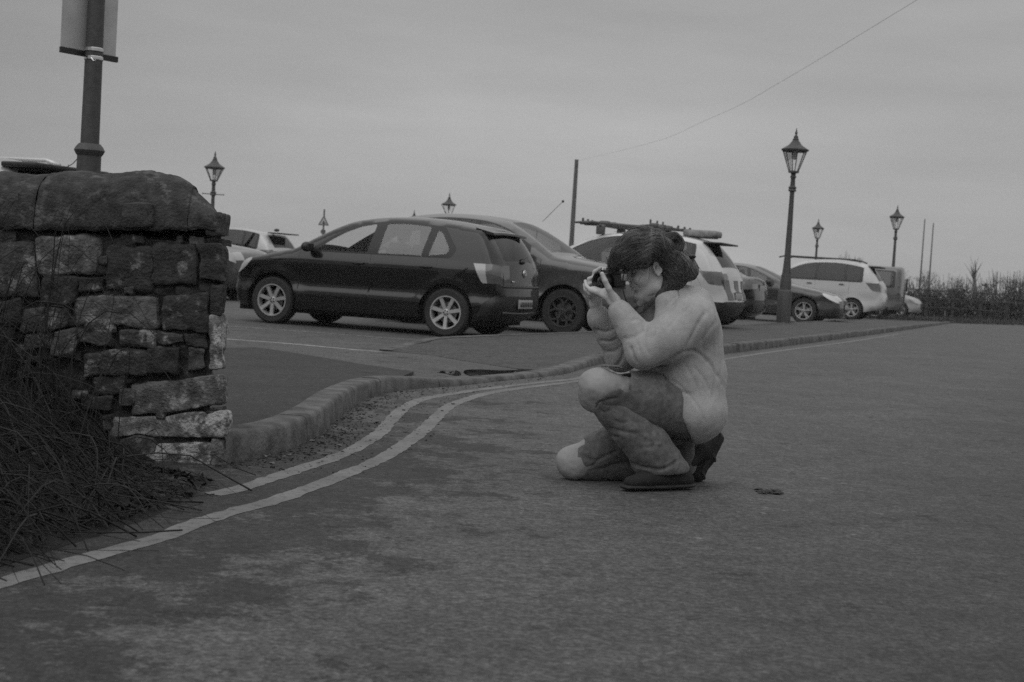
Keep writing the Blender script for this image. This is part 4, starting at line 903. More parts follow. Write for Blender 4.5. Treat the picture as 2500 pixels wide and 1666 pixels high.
# 7 grey van
vo = [(.16, .28), (.04, .34), (.0, .5), (.02, .85), (.10, 1.02), (.5, 1.12), (.75, 1.2), (1.3, 1.66), (1.6, 1.83), (2.0, 1.88), (3.0, 1.9), (4.1, 1.88), (4.32, 1.84), (4.37, 1.6), (4.4, 1.1), (4.4, .6), (4.36, .36), (4.25, .32)]
ss = suv(L=4.4, H=1.9, paint=p_grey, gl=G_mid, outline=vo, rim='five', wtop=.16, belt=1.15, windows=[(3.3, 4.1)], trim=(3.2, 4.2), plate=None, clad=.36, strip=[], side=[('tail_light', M_lampr, [(4.3, 1.25), (4.6, 1.25), (4.6, .95), (4.3, .95)])], mirror=None, inside=False); r7_, _, _ = make_car('van', ss, (14.0, 51.5), 'tail', 'boxy grey van standing close behind the large white SUV', 'van', GRP, step=.1)
w = MB(); w.box((-2.23, -.80, 1.28), (.05, .12, .46), bev=.02); w.build('door_hinge', M_trim, r7_)
# 8 small pale car
ss = hatch(L=3.7, H=1.45, paint=p_pale, gl=G_dark, rim='five', plate=None); r8, _, _ = make_car('hatchback_car', ss, (17.1, 60.), 'nose', 'small pale grey car at the far right end of the parked row', 'car', GRP, step=.1)
# 9 silver SUV on the left
ss = suv(L=4.5, H=1.70, paint=p_silver, gl=G_dark, rim='five'); r9, _, _ = make_car('suv_car', ss, (-6.9, 43.), 'tail', 'silver SUV seen beyond the bonnet of the black hatchback', 'car', GRP, step=.1)
w = MB(); w.box((-2.04, 0, 1.60), (.36, 1.22, .035), bev=.012); w.build('spoiler', M_trim, r9); w = MB(); w.ball((-1.8, 0, 1.70), (.10, .03, .05), 8); w.build('aerial', M_trim, r9)
# 10 dark car poking out past the wall
ss = suv(L=4.3, H=1.62, paint=p_mid, gl=G_dark, rim='five', plate=None); r10, _, _ = make_car('suv_car', ss, (-5.0, 27.2), 'nose', 'dark grey car whose nose shows between the stone wall and the black hatchback', 'car', GRP, step=.1)
# 11 car behind the wall
ss = suv(L=4.6, H=1.83, paint=p_silver, gl=G_dark, rim='five', plate=None); r11, _, _ = make_car('suv_car', ss, (-5.15, 16.6), 'tail', 'pale tall car of which only the roof shows above the wall coping', 'car', GRP, step=.1)
w = MB()
for y in (-.62, .62): w.tube([(1.0, y, 1.83), (.8, y, 1.89), (-1.3, y, 1.88), (-1.5, y, 1.82)], .03, 6)
w.build('roof_rail', M_silver if 'M_silver' in globals() else M_rim, r11); w = MB(); w.box((-1.98, 0, 1.735), (.5, 1.3, .06), bev=.02); w.build('spoiler', M_trim, r11)
# ================================================================== SIGNED-DISTANCE MODELLING
class SDF:
    def __init__(s, lo, hi, h):
        s.lo = np.array(lo, float); s.h = h; s.n = np.ceil((np.array(hi)-s.lo)/h).astype(int)+1
        s.v = np.full(tuple(s.n), .5, np.float32)
        s.ax = [np.float32(s.lo[i]+np.arange(s.n[i])*h) for i in range(3)]
    def _sub(s, lo, hi):
        a = np.maximum(0, np.floor((np.array(lo)-s.lo)/s.h).astype(int)); b = np.minimum(s.n, np.ceil((np.array(hi)-s.lo)/s.h).astype(int)+1)
        if (b <= a).any(): return None
        sl = tuple(slice(a[i], b[i]) for i in range(3)); return sl, s.ax[0][sl[0]][:, None, None], s.ax[1][sl[1]][None, :, None], s.ax[2][sl[2]][None, None, :]
    def op(s, fn, lo, hi, k=.02, mode='u'):
        m = k+.03; q = s._sub(np.array(lo)-m, np.array(hi)+m)
        if q is None: return s
        sl, X, Y, Z = q; d = fn(X, Y, Z).astype(np.float32); a = s.v[sl]
        if mode == 'u': h = np.maximum(k-np.abs(a-d), 0)/k; s.v[sl] = np.minimum(a, d)-h*h*k*.25
        else:
            d = -d; h = np.maximum(k-np.abs(a-d), 0)/k; s.v[sl] = np.maximum(a, d)+h*h*k*.25
        return s
    def cone(s, a, b, ra, rb=None, k=.02, mode='u', flat=None):
        a = np.array(a, float); b = np.array(b, float); rb = ra if rb is None else rb; d = b-a; L2 = d@d+1e-9; R = max(ra, rb)
        def f(X, Y, Z):
            x, y, z = X-a[0], Y-a[1], Z-a[2]; t = np.clip((x*d[0]+y*d[1]+z*d[2])/L2, 0, 1)
            x, y, z = x-t*d[0], y-t*d[1], z-t*d[2]
            if flat is not None:      # squash along a direction
                n = np.array(flat[0], float); n /= np.linalg.norm(n); c = x*n[0]+y*n[1]+z*n[2]; e = (1/flat[1]-1); x, y, z = x+c*n[0]*e, y+c*n[1]*e, z+c*n[2]*e
            return np.sqrt(x*x+y*y+z*z)-(ra+(rb-ra)*t)
        return s.op(f, np.minimum(a, b)-R, np.maximum(a, b)+R, k, mode)
    def chain(s, pts, rr, k=.02, mode='u', flat=None):
        for i in range(len(pts)-1): s.cone(pts[i], pts[i+1], rr[i], rr[i+1], k, mode, flat)
        return s
    def ell(s, c, r, R=None, k=.02, mode='u'):
        c = np.array(c, float); r = np.broadcast_to(np.array(r, float), (3,)); M = np.eye(3) if R is None else np.array(R).T
        def f(X, Y, Z):
            x, y, z = X-c[0], Y-c[1], Z-c[2]; u = [(M[i][0]*x+M[i][1]*y+M[i][2]*z)/r[i] for i in range(3)]; k0 = np.sqrt(u[0]**2+u[1]**2+u[2]**2); k1 = np.sqrt((u[0]/r[0])**2+(u[1]/r[1])**2+(u[2]/r[2])**2)+1e-6
            return k0*(k0-1)/k1
        R_ = max(r); return s.op(f, c-R_, c+R_, k, mode)
    def torus(s, c, ax, R, r, k=.01, sq=(1, 1), mode='u'):
        c = np.array(c, float); ax = np.array(ax, float); ax /= np.linalg.norm(ax); u = np.cross(ax, [0, 0, 1.]); u = u/np.linalg.norm(u) if np.linalg.norm(u) > .1 else np.array([1., 0, 0]); w = np.cross(ax, u)
        def f(X, Y, Z):
            x, y, z = X-c[0], Y-c[1], Z-c[2]; a = x*ax[0]+y*ax[1]+z*ax[2]; b = (x*u[0]+y*u[1]+z*u[2])/sq[0]; e = (x*w[0]+y*w[1]+z*w[2])/sq[1]
            return np.sqrt((np.sqrt(b*b+e*e)-R)**2+a*a)-r
        RR = R*max(sq)+r; return s.op(f, c-RR, c+RR, k, mode)
    def cut(s, p, n, k=.004):      # remove what lies on the side n points to
        p = np.array(p, float); n = np.array(n, float); n /= np.linalg.norm(n)
        X, Y, Z = s.ax[0][:, None, None], s.ax[1][None, :, None], s.ax[2][None, None, :]
        d = ((X-p[0])*n[0]+(Y-p[1])*n[1]+(Z-p[2])*n[2]).astype(np.float32); h = np.maximum(k-np.abs(s.v-d), 0)/k; s.v = np.maximum(s.v, d)+h*h*k*.25; return s
    def mesh(s):
        v = s.v; sg = v < 0; n = s.n; nc = n-1; keys = []; pos = []; quads = []
        lin = lambda i, j, k: (i*nc[1]+j)*nc[2]+k
        for ax in range(3):
            a = [slice(None)]*3; b = [slice(None)]*3; a[ax] = slice(0, -1); b[ax] = slice(1, None)
            m = sg[tuple(a)] != sg[tuple(b)]; I = np.argwhere(m); 
            if not len(I): continue
            o = [(ax+1) % 3, (ax+2) % 3]; ok = (I[:, o[0]] > 0) & (I[:, o[1]] > 0) & (I[:, o[0]] < nc[o[0]]) & (I[:, o[1]] < nc[o[1]]); I = I[ok]
            J = I.copy(); J[:, ax] += 1; v0 = v[tuple(I.T)]; v1 = v[tuple(J.T)]; t = v0/(v0-v1); p = I.astype(float); p[:, ax] += t
            cs = []
            for d0, d1 in ((0, 0), (1, 0), (1, 1), (0, 1)):
                c = I.copy(); c[:, o[0]] -= d0; c[:, o[1]] -= d1; l = lin(*c.T); cs.append(l); keys.append(l); pos.append(p)
            q = np.stack(cs, 1); fl = v0 < 0; q[~fl] = q[~fl][:, ::-1]; quads.append(q)
        K = np.concatenate(keys); Pp = np.concatenate(pos); u, inv = np.unique(K, return_inverse=True); cnt = np.bincount(inv)
        V = np.stack([np.bincount(inv, Pp[:, i])/cnt for i in range(3)], 1)*s.h+s.lo; Q = np.searchsorted(u, np.concatenate(quads)); return V, Q
def vnormals(V, F):
    a, b, c, d = (V[F[:, i]] for i in range(4)); n = np.cross(c-a, d-b); N = np.zeros_like(V)
    for i in range(4): np.add.at(N, F[:, i], n)
    return N/(np.linalg.norm(N, axis=1)[:, None]+1e-12)
def relax(V, F, it=2, w=.5):
    for _ in range(it):
        A = np.zeros_like(V); c = np.zeros(len(V))
        for i in range(4):
            for j in (1, 3): np.add.at(A, F[:, i], V[F[:, (i+j) % 4]]); np.add.at(c, F[:, i], 1)
        V = V+(A/np.maximum(c, 1)[:, None]-V)*w
    return V
def sculpt(V, F, folds, side=-1):
    """press or raise soft lines: folds = [(pixel polyline, width px, depth m)]; only on the side facing the road"""
    N = vnormals(V, F); px, py = proj(V.T if False else V)
    dep_gain = .85; D = np.zeros(len(V)); fac = np.clip(-N[:, 1]*2.2-.1, 0, 1)
    for pl, wd, dep in folds:
        pl = crom(np.array(pl, float), 5); d = tpoly_dist(px, py, pl); tx = np.exp(-(d/wd)**2)
        # fade towards the ends
        e0 = np.hypot(px-pl[0][0], py-pl[0][1]); e1 = np.hypot(px-pl[-1][0], py-pl[-1][1]); D += -dep*dep_gain*tx*np.clip(np.minimum(e0, e1)/(wd*2.2)+.15, 0, 1)
    return V+N*(D*fac)[:, None]
def proj_arr(V):
    v = V-EYE; z = v@_F; return 1250+FPX*(v@_R)/z, 833-FPX*(v@_U)/z
proj = proj_arr
# ================================================================== THE PHOTOGRAPHER
PO = G(1600, 1185); PO = np.array([PO[0], 5.93, 0.])
person = empty('person', tuple(PO), label='young person crouching on one knee in a pale sweatshirt and ripped jeans, taking a photograph', cat='person')
def pobj(name, V, F, m, **kw):
    return mk(name, V-PO, F, m, kw.pop('parent', person), **kw)
def skin_mat():
    m = mat('skin', .50, .55, var=.06, scale=20, bump=.12, bscale=160); m.node_tree.nodes['Principled BSDF'].inputs['Subsurface Weight'].default_value = .0; return m
M_skin = skin_mat()
def cloth(name, c, weave=900, v=.12, b=.35):
    m = mat(name, c, .95, var=v, scale=38, bump=b, bscale=weave*.35, spec=.1, detail=6); m.node_tree.nodes['Principled BSDF'].inputs['Sheen Weight'].default_value = .15; return m
M_sweat = cloth('sweatshirt_cloth', .37, v=.08); M_jean = cloth('denim', .13, v=.25); M_shirt = cloth('shirt_cloth', .13); M_shoe = mat('shoe_canvas', .014, .85, bump=.3, bscale=300); M_sole = mat('shoe_sole', .02, .7); M_collar = cloth('collar_cloth', .17)
# --- skeleton (photo pixel + depth)
shL, elL, wrL = P(1685, 785, 5.79), P(1572, 858, 5.76), P(1508, 748, 5.83)
shR, elR, wrR = P(1665, 785, 6.10), P(1517, 868, 6.03), P(1457, 758, 5.97)
hipL, knL, anL = P(1672, 1004, 5.885), P(1457, 948, 5.77), P(1640, 1140, 5.84)
hipR, knR, anR = P(1664, 1018, 6.04), P(1402, 1129, 5.95), P(1668, 1138, 6.08)
pel, bel, che = P(1690, 1004, 5.96), P(1682, 920, 5.95), P(1672, 830, 5.95)
nek = P(1648, 722, 5.96)
# head frame
yaw_, pit_ = rad(14), rad(19)
fH = np.array([-math.cos(pit_)*math.cos(yaw_), -math.cos(pit_)*math.sin(yaw_), -math.sin(pit_)]); lH = np.array([math.sin(yaw_), -math.cos(yaw_), 0]); lH -= fH*(fH@lH); lH /= np.linalg.norm(lH); uH = np.cross(fH, lH); uH = uH if uH[2] > 0 else -uH
HR = np.stack([fH, lH, uH], 1); EC = P(1592, 656, 5.955)
def H(x, y, z): return EC+HR@np.array([x, y, z])
lo = P(1340, 1215, 5.6); lo = np.array([P(1330, 900, 5.9)[0], 5.52, -.02]); hi = np.array([P(1800, 900, 5.9)[0], 6.32, 1.14])
B = SDF(lo, hi, .0042)
# legs, torso
B.chain([hipL, (hipL+knL)/2, knL], [.095, .08, .054], .04).chain([knL, knL*.65+anL*.35, anL], [.062, .058, .035], .03)
B.chain([hipR, (hipR+knR)/2, knR], [.095, .08, .052], .04).chain([knR, knR*.65+anR*.35, anR], [.058, .055, .035], .03)
B.ell(knL+np.array([.0, 0, .0]), .055, k=.03); B.ell(knR+np.array([.0, 0, .0]), .052, k=.03)
B.cone(anL, P(1570, 1184, 5.75), .030, .022, .03); B.cone(anR, P(1742, 1080, 6.16), .032, .03, .03)
B.ell(pel+[.0, 0, .02], (.10, .13, .09), k=.05).cone(pel+[0, 0, .03], bel, .095, .10, .05).cone(bel, che, .105, .115, .05).ell(che, (.115, .155, .13), k=.05).cone(shL+[.01, .05, -.01], shR+[.01, -.05, -.01], .06, .06, .05)
# arms
B.chain([shL, elL], [.055, .042], .03).chain([elL, (elL+wrL)/2, wrL], [.042, .038, .026], .02)
B.chain([shR, elR], [.055, .042], .03).chain([elR, (elR+wrR)/2, wrR], [.042, .038, .026], .02)
# neck and head
B.cone(nek+[.02, 0, -.03], H(-.02, 0, -.03), .062, .054, .04).cone(H(-.01, 0, -.05), P(1622, 728, 5.94), .048, .052, .03)
HB = B
HB.ell(H(.0, 0, .058), (.096, .076, .082), HR, .02); HB.ell(H(.045, 0, .01), (.058, .062, .082), HR, .03); HB.ell(H(.055, 0, -.045), (.046, .050, .056), HR, .025)
for s in (1, -1):
    HB.cone(H(-.008, s*.050, -.030), H(.018, s*.047, -.072), .020, .020, .02); HB.cone(H(.018, s*.047, -.072), H(.078, s*.016, -.098), .020, .018, .02)
    HB.ell(H(.072, s*.036, -.022), (.030, .026, .026), HR, .02)           # cheek
    HB.cone(H(.090, s*.012, .034), H(.074, s*.046, .032), .011, .010, .012)  # brow
    HB.ell(H(.101, s*.031, .011), (.016, .019, .012), HR, .012, 's')       # socket
    HB.ell(H(.084, s*.031, .011), (.0145, .016, .0125), HR, .004)         # closed lid
HB.ell(H(.083, 0, -.100), (.020, .022, .018), HR, .018)
HB.chain([H(.098, 0, .030), H(.110, 0, .008), H(.122, 0, -.012)], [.008, .009, .0105], .012)
for s in (1, -1): HB.ell(H(.112, s*.011, -.017), (.011, .0075, .008), HR, .006); HB.ell(H(.113, s*.007, -.025), (.006, .004, .003), HR, .004, 's')
HB.ell(H(.098, 0, -.043), (.014, .024, .012), HR, .012); HB.ell(H(.106, 0, -.049), (.0085, .021, .0055), HR, .004); HB.ell(H(.102, 0, -.062), (.009, .018, .0065), HR, .005)
HB.cone(H(.113, -.020, -.0555), H(.113, .020, -.0555), .0026, .0026, .004, 's'); HB.cone(H(.095, .026, -.056), H(.090, .031, -.052), .003, .003, .004, 's')
HB.cone(H(.102, .022, -.022), H(.089, .036, -.050), .0028, .0022, .010, 's'); HB.ell(H(.101, 0, -.078), (.008, .020, .006), HR, .008, 's')
for s in (1, -1):   # ears
    e = H(.006, s*.079, .004); B.ell(e, (.018, .006, .031), HR, .006)
    for k in range(12):
        a = -1.0+k*.36; p = H(.004-.016*math.cos(a+.0), s*.085, .006+.028*math.sin(a)); q = H(.004-.016*math.cos(a+.36), s*.085, .006+.028*math.sin(a+.36)); B.cone(p, q, .0045, .0045, .003)
    B.ell(H(.007, s*.083, -.024), (.008, .0055, .009), HR, .004); B.ell(H(.006, s*.088, .006), (.010, .012, .016), HR, .002, 's')
# hands ------------------------------------------------------------
def finger(pts, r0, r1, k=.006):
    n = len(pts); rr = np.linspace(r0, r1, n); B.chain([np.array(p) for p in pts], rr, k)
# left hand, nearer: palm under the lens, thumb up its near side
pA, pB_ = P(1506, 742, 5.835), P(1470, 716, 5.835)
B.chain([wrL, P(1498, 733, 5.833), P(1484, 718, 5.835)], [.026, .029, .030], .012, flat=([.35, -.8, .45], .62)); B.chain([P(1478, 720, 5.835), P(1452, 709, 5.84)], [.026, .022], .012, flat=([.2, -.5, .8], .6))
finger([P(1497, 732, 5.815), P(1486, 705, 5.797), P(1477, 686, 5.79), P(1470, 669, 5.792)], .0135, .0095)
finger([P(1458, 713, 5.825), P(1443, 710, 5.835), P(1432, 700, 5.86), P(1429, 687, 5.885)], .0098, .0078)
finger([P(1456, 717, 5.84), P(1441, 717, 5.86), P(1430, 708, 5.89), P(1427, 696, 5.905)], .0098, .0076)
finger([P(1458, 716, 5.86), P(1442, 714, 5.88), P(1432, 706, 5.895), P(1428, 696, 5.905)], .0096, .0074)
finger([P(1466, 720, 5.87), P(1453, 720, 5.895), P(1444, 714, 5.91), P(1440, 706, 5.92)], .0085, .0066)
# right hand, farther: grips the far end of the body, forefinger on top
B.chain([wrR, P(1454, 742, 5.965), P(1452, 722, 5.965)], [.026, .030, .032], .012, flat=([.6, -.7, .1], .62))
finger([P(1450, 716, 5.96), P(1445, 690, 5.955), P(1452, 664, 5.95), P(1466, 655, 5.945)], .0105, .0082)
finger([P(1446, 718, 5.95), P(1436, 700, 5.935), P(1438, 682, 5.93), P(1450, 676, 5.93)], .0100, .0080)
finger([P(1446, 726, 5.95), P(1434, 712, 5.93), P(1432, 698, 5.925), P(1443, 692, 5.925)], .0098, .0078)
finger([P(1450, 734, 5.95), P(1438, 724, 5.935), P(1434, 714, 5.93), P(1442, 708, 5.93)], .0088, .0068)
finger([P(1462, 730, 5.985), P(1476, 712, 5.985), P(1484, 694, 5.975), P(1484, 680, 5.965)], .0120, .0090)
V, F = B.mesh(); V = relax(V, F, 1, .4)
pobj('body', V, F, M_skin); del B, HB
# --- camera held to the eye: a thing of its own
ca = rad(36); dL = np.array([-math.cos(ca), -math.sin(ca), -.03]); dL /= np.linalg.norm(dL); dR_ = np.array([math.sin(ca), -math.cos(ca), 0]); dU = np.cross(dR_, dL); dU = dU if dU[2] > 0 else -dU
CR = np.stack([dR_, dL, dU], 1); CC = P(1496, 685, 5.905)
camt = empty('camera', tuple(CC), label='black and silver film camera held up to the eye of the crouching person', cat='camera')
Mb = mat('camera_leather', .016, .6, bump=.5, bscale=500); Ms = mat('camera_silver', .42, .35, .6); Ml = mat('lens_barrel', .010, .35); Mg = mat('lens_glass', .02, .04, spec=.8, coat=1.)
def cobj(mb, name, m, sharp=40): o = mb.build(name, m, camt, sharp=sharp); return o
def cR(v): return CR@np.array(v, float)
b = MB(); b.box((0, 0, 0), (.134, .034, .052), bev=.008, R=CR); b.box(cR((-.045, .020, -.002)), (.022, .012, .050), bev=.005, R=CR); cobj(b, 'camera_body', Mb)
b = MB(); b.box(cR((.060, -.004, .016)), (.020, .030, .030), bev=.005, R=CR); cobj(b, 'silver_panel', Ms)
b = MB(); b.box(cR((0, 0, .034)), (.130, .033, .016), bev=.004, R=CR); b.box(cR((0, 0, .047)), (.046, .030, .016), bev=.006, R=CR); b.box(cR((0, 0, -.029)), (.132, .034, .006), bev=.002, R=CR); cobj(b, 'top_plate', mat('camera_black', .03, .4))
b = MB()
for x in (-.050, .048, .030): b.lathe([(.009, 0), (.009, .008), (.0075, .010), (.0001, .010)], n=16, c=cR((x, 0, .042)), R=CR)
cobj(b, 'control_dial', Ms)
b = MB(); rl_ = CR@np.array([[1, 0, 0], [0, 0, 1], [0, 1, 0]]); 
b.lathe([(.030, 0), (.031, .016), (.034, .018), (.034, .040), (.0325, .042), (.0325, .052), (.0365, .054), (.0365, .064), (.030, .064), (.026, .056), (.024, .050)], n=36, c=cR((0, .017, -.004)), R=rl_, cap=False)
cobj(b, 'lens', Ml)
b = MB(); b.lathe([(.0245, .050), (.020, .054), (.012, .0565), (.0001, .0575)], n=28, c=cR((0, .017, -.004)), R=rl_); cobj(b, 'lens_glass', Mg)
b = MB(); b.box(cR((0, -.022, .036)), (.026, .012, .020), bev=.004, R=CR); cobj(b, 'viewfinder', Mb)
b = MB(); e0 = CC+cR((.068, 0, .03)); b.tube([e0-CC, P(1519, 700, 5.83)-CC, P(1526, 728, 5.82)-CC, P(1542, 760, 5.81)-CC, P(1560, 768, 5.83)-CC, P(1590, 745, 5.86)-CC, P(1625, 718, 5.88)-CC], .0045, 6, flat=.5); cobj(b, 'neck_strap', mat('strap_black', .01, .8))
# --- sweatshirt
SW = SDF(lo, hi, .0062)
SW.ell(pel+[.0, -.005, .0], (.134, .215, .130), k=.05).cone(pel+[-.005, -.06, .01], bel+[0, -.03, 0], .130, .138, .05)
SW.v_save = None
hemA, hemB = P(1600, 905, 5.9), P(1694, 1086, 5.9); hv_ = hemB-hemA; hn = np.array([hv_[2], 0, -hv_[0]]); hn = hn if hn[0] < 0 else -hn
SW.cut(hemA, hn, .012)
SW.cone(P(1592, 892, 5.90), P(1650, 905, 5.90), .036, .07, .03); SW.ell(bel, (.135, .165, .13), k=.05).cone(bel, che, .135, .138, .06).ell(che+[.005, 0, .01], (.142, .185, .15), k=.06)
SW.cone(shL+[.012, .06, .0], shR+[.012, -.06, .0], .088, .088, .06).cone(P(1690, 745, 5.95), nek+[.005, 0, -.005], .085, .062, .05)
SW.chain([shL+[.01, .02, 0], shL*.5+elL*.5+[.0, 0, -.012], elL], [.100, .085, .071], .05).chain([elL, elL*.5+wrL*.5+[.004, 0, -.002], P(1520, 772, 5.815), P(1511, 757, 5.825)], [.070, .056, .045, .042], .03)
SW.chain([shR+[.01, -.02, 0], elR], [.096, .068], .05).chain([elR, elR*.5+wrR*.5, P(1463, 778, 5.97), P(1459, 768, 5.972)], [.066, .055, .042, .038], .03)
SW.torus(P(1512, 760, 5.825), wrL-elL, .035, .0105, .008); SW.torus(P(1460, 770, 5.972), wrR-elR, .032, .0095, .008)
SW.torus(P(1636, 722, 5.955), H(0, 0, 0)-nek-[.03, 0, 0], .064, .011, .012, sq=(1, 1.05))
SW.cone(H(.02, 0, -.07), P(1574, 740, 5.95), .050, .052, .012, 's'); SW.chain([P(1650, 716, 5.90), P(1622, 738, 5.865), P(1617, 785, 5.845)], [.030, .032, .036], .02)
V, F = SW.mesh(); V = relax(V, F, 2, .5)
z3 = lambda *q: [(1250+a/2.09, 480+b/2.09) for a, b in q]
folds = [(z3((600, 640), (640, 625), (680, 650), (672, 700)), 4.5, .007), (z3((560, 730), (620, 715), (668, 690)), 4.5, .006), (z3((600, 760), (620, 820), (640, 860)), 4, .009),
         (z3((680, 690), (676, 750), (700, 810)), 4, .008), (z3((640, 740), (650, 800)), 3.5, .006), (z3((870, 800), (790, 850), (700, 885), (660, 890)), 5, .014), (z3((870, 800), (930, 790), (1000, 840), (1060, 930)), 4, .010),
         (z3((990, 590), (950, 650), (905, 740), (880, 790)), 4, .009), (z3((900, 560), (840, 620), (790, 680)), 4, .005), (z3((1040, 640), (1000, 690), (960, 750)), 4, .005), (z3((930, 870), (980, 930), (1010, 1000)), 3.5, .005), (z3((880, 850), (940, 960), (960, 1030)), 3.5, .004),
         (z3((750, 900), (800, 960), (870, 1000), (915, 1010)), 4.5, .010), (z3((1075, 820), (1070, 900), (1075, 980)), 5, .006),
         (z3((780, 930), (850, 960), (940, 1060), (985, 1150)), 3, .004), (z3((1000, 650), (975, 760), (1010, 900)), 3, .004), (z3((1030, 760), (1040, 900), (1020, 1040)), 3, .004), 
         (z3((430, 680), (480, 690), (530, 672)), 3.2, .010), (z3((450, 735), (500, 740), (540, 722)), 3.2, .010), (z3((480, 790), (520, 790), (550, 770)), 3.2, .008), (z3((530, 870), (560, 830), (572, 790)), 3.5, .010), (z3((590, 900), (640, 905), (740, 905)), 4, .008), (z3((640, 500), (720, 600), (680, 660)), 9, -.003)]
V = sculpt(V, F, folds); N = vnormals(V, F); V = V+N*(fbm(V, 9, 31, 2)*.0022+fbm(V*[1, 1, .55]+fbm(V, 14, 7, 2)[:, None]*.03, 30, 77, 2)*.0014)[:, None]
pobj('sweatshirt', V, F, M_sweat)
# --- shirt collar and front
SH = SDF(P(1520, 830, 5.9)-[.05, .2, .05], P(1680, 690, 5.9)+[.05, .25, .05], .005)
SH.chain([P(1606, 735, 5.94), P(1612, 800, 5.93), P(1622, 850, 5.93)], [.056, .088, .085], .03); SH.cone(H(-.01, 0, -.03), P(1614, 715, 5.94), .055, .057, .008, 's')
V, F = SH.mesh(); V = sculpt(V, F, [([(1592, 745), (1590, 775), (1586, 810)], 3.5, .008), ([(1572, 760), (1566, 800)], 4, .004)]); pobj('shirt', V, F, M_shirt)
SH = SDF(P(1520, 830, 5.9)-[.05, .2, .05], P(1680, 690, 5.9)+[.05, .25, .05], .004)
SH.chain([P(1550, 750, 5.90), P(1562, 742, 5.875), P(1580, 731, 5.865), P(1597, 723, 5.87)], [.008, .013, .012, .006], .01, flat=([.3, -.9, .3], .45)); SH.chain([P(1552, 752, 5.93), P(1548, 744, 5.95)], [.010, .008], .01)
V, F = SH.mesh(); pobj('collar', V, F, M_collar)
# --- jeans
J = SDF(lo, hi, .0056)
J.chain([hipL, (hipL*.55+knL*.45)+[0, 0, .004], knL+[.05, 0, .006], knL], [.112, .112, .087, .076], .03)
J.ell(pel+[-.025, 0, .01], (.105, .150, .100), k=.04)
J.chain([hipR, (hipR+knR)/2, knR], [.108, .094, .073], .03)
JL = SDF(lo, hi, .0056)
JL.chain([knL+[.006, 0, -.012], P(1502, 1002, 5.785), P(1540, 1044, 5.79), P(1582, 1090, 5.80), P(1610, 1128, 5.815)], [.072, .074, .080, .086, .092], .03).ell(P(1613, 1140, 5.82), (.118, .085, .05), k=.03)
JL.cut(P(1540, 1160, 5.8), P(1615, 1158, 5.8)*0+[0.10, 0, -1.], .004)
JL.cone(anR+[0, 0, .01], P(1672, 1082, 6.04), .045, .04, .03); JL.chain([knR+[.0, 0, -.008], knR*.5+anR*.5+[0, 0, .004], anR], [.068, .070, .050], .03)
V1, F1 = J.mesh(); V2, F2 = JL.mesh(); V = np.concatenate([relax(V1, F1, 1), relax(V2, F2, 1)]); F = np.concatenate([F1, F2+len(V1)])
z7 = lambda *q: [(1340+a/4.48, 880+b/4.48) for a, b in q]
jf = [(z7((510, 560), (560, 470), (640, 430), (760, 410)), 3, .009), (z7((560, 540), (620, 570), (700, 520)), 3.5, .006), (z7((640, 740), (740, 760), (860, 790), (960, 800)), 4, .008), (z7((650, 790), (700, 830), (780, 840)), 3, .006), (z7((1080, 900), (1180, 880), (1100, 960)), 4, .005),
      (z7((900, 1120), (1040, 1170), (1240, 1190), (1430, 1090)), 3.2, .013), (z7((1340, 1000), (1400, 1070), (1370, 1180)), 4, .006), (z7((940, 960), (1100, 950), (1250, 940)), 5, .005), (z7((700, 640), (800, 690), (900, 660)), 4, .005), (z7((860, 600), (950, 700)), 5, .004),
      (z7((430, 1070), (520, 1090), (640, 1040), (740, 1000)), 3.5, .009), (z7((420, 1180), (480, 1150), (540, 1100)), 3, .008), (z7((520, 1200), (620, 1170), (720, 1130)), 3.5, .006), (z7((330, 1190), (350, 1250)), 3, .006), (z7((990, 780), (1100, 860), (1200, 900)), 7, -.006), (z7((620, 760), (640, 860), (720, 960)), 4, -.006)]
V = sculpt(V, F, jf); N = vnormals(V, F); V = V+N*(fbm(V, 10, 41, 2)*.0035+fbm(V+fbm(V, 16, 9, 2)[:, None]*.03, 36, 78, 3)*.0018)[:, None]
# open the torn knees: faces on the knee caps are removed, edges ragged
px, py = proj_arr(V); rag = fbm(V, 45, 5, 2)*5
holeL = crom(np.array(z7((290, 60), (600, 60), (885, 110), (880, 260), (850, 345), (760, 310), (640, 370), (520, 470), (490, 560), (380, 470), (280, 330))), 4)
holeR = crom(np.array(z7((70, 760), (340, 800), (400, 900), (330, 960), (312, 1060), (322, 1190), (350, 1330), (60, 1330))), 4)
cx = np.c_[px, py]; C = V[F].mean(1); cpx, cpy = px[F].mean(1), py[F].mean(1); cr_ = rag[F].mean(1)*.35
inL = inpoly(cpx+cr_, cpy+cr_, holeL) & (C[:, 1] < 5.86) & (np.arange(len(F)) < 10**9); inR = inpoly(cpx+cr_, cpy+cr_, holeR) & (C[:, 1] < 6.02)
# also clear the knee front that faces away to the left of the silhouette
nearL = (C[:, 0] < knL[0]-.035) & (C[:, 2] > knL[2]-.05) & (np.abs(C[:, 1]-knL[1]) < .07); nearR = (C[:, 0] < knR[0]-.03) & (np.abs(C[:, 1]-knR[1]) < .075)
kill = inL | inR | nearL | nearR; K = F[~kill]; used = np.unique(K); rm = -np.ones(len(V), int); rm[used] = np.arange(len(used))
jo = pobj('jeans', V[used], rm[K], M_jean); sm = jo.modifiers.new('thickness', 'SOLIDIFY'); sm.thickness = .004; sm.offset = -1
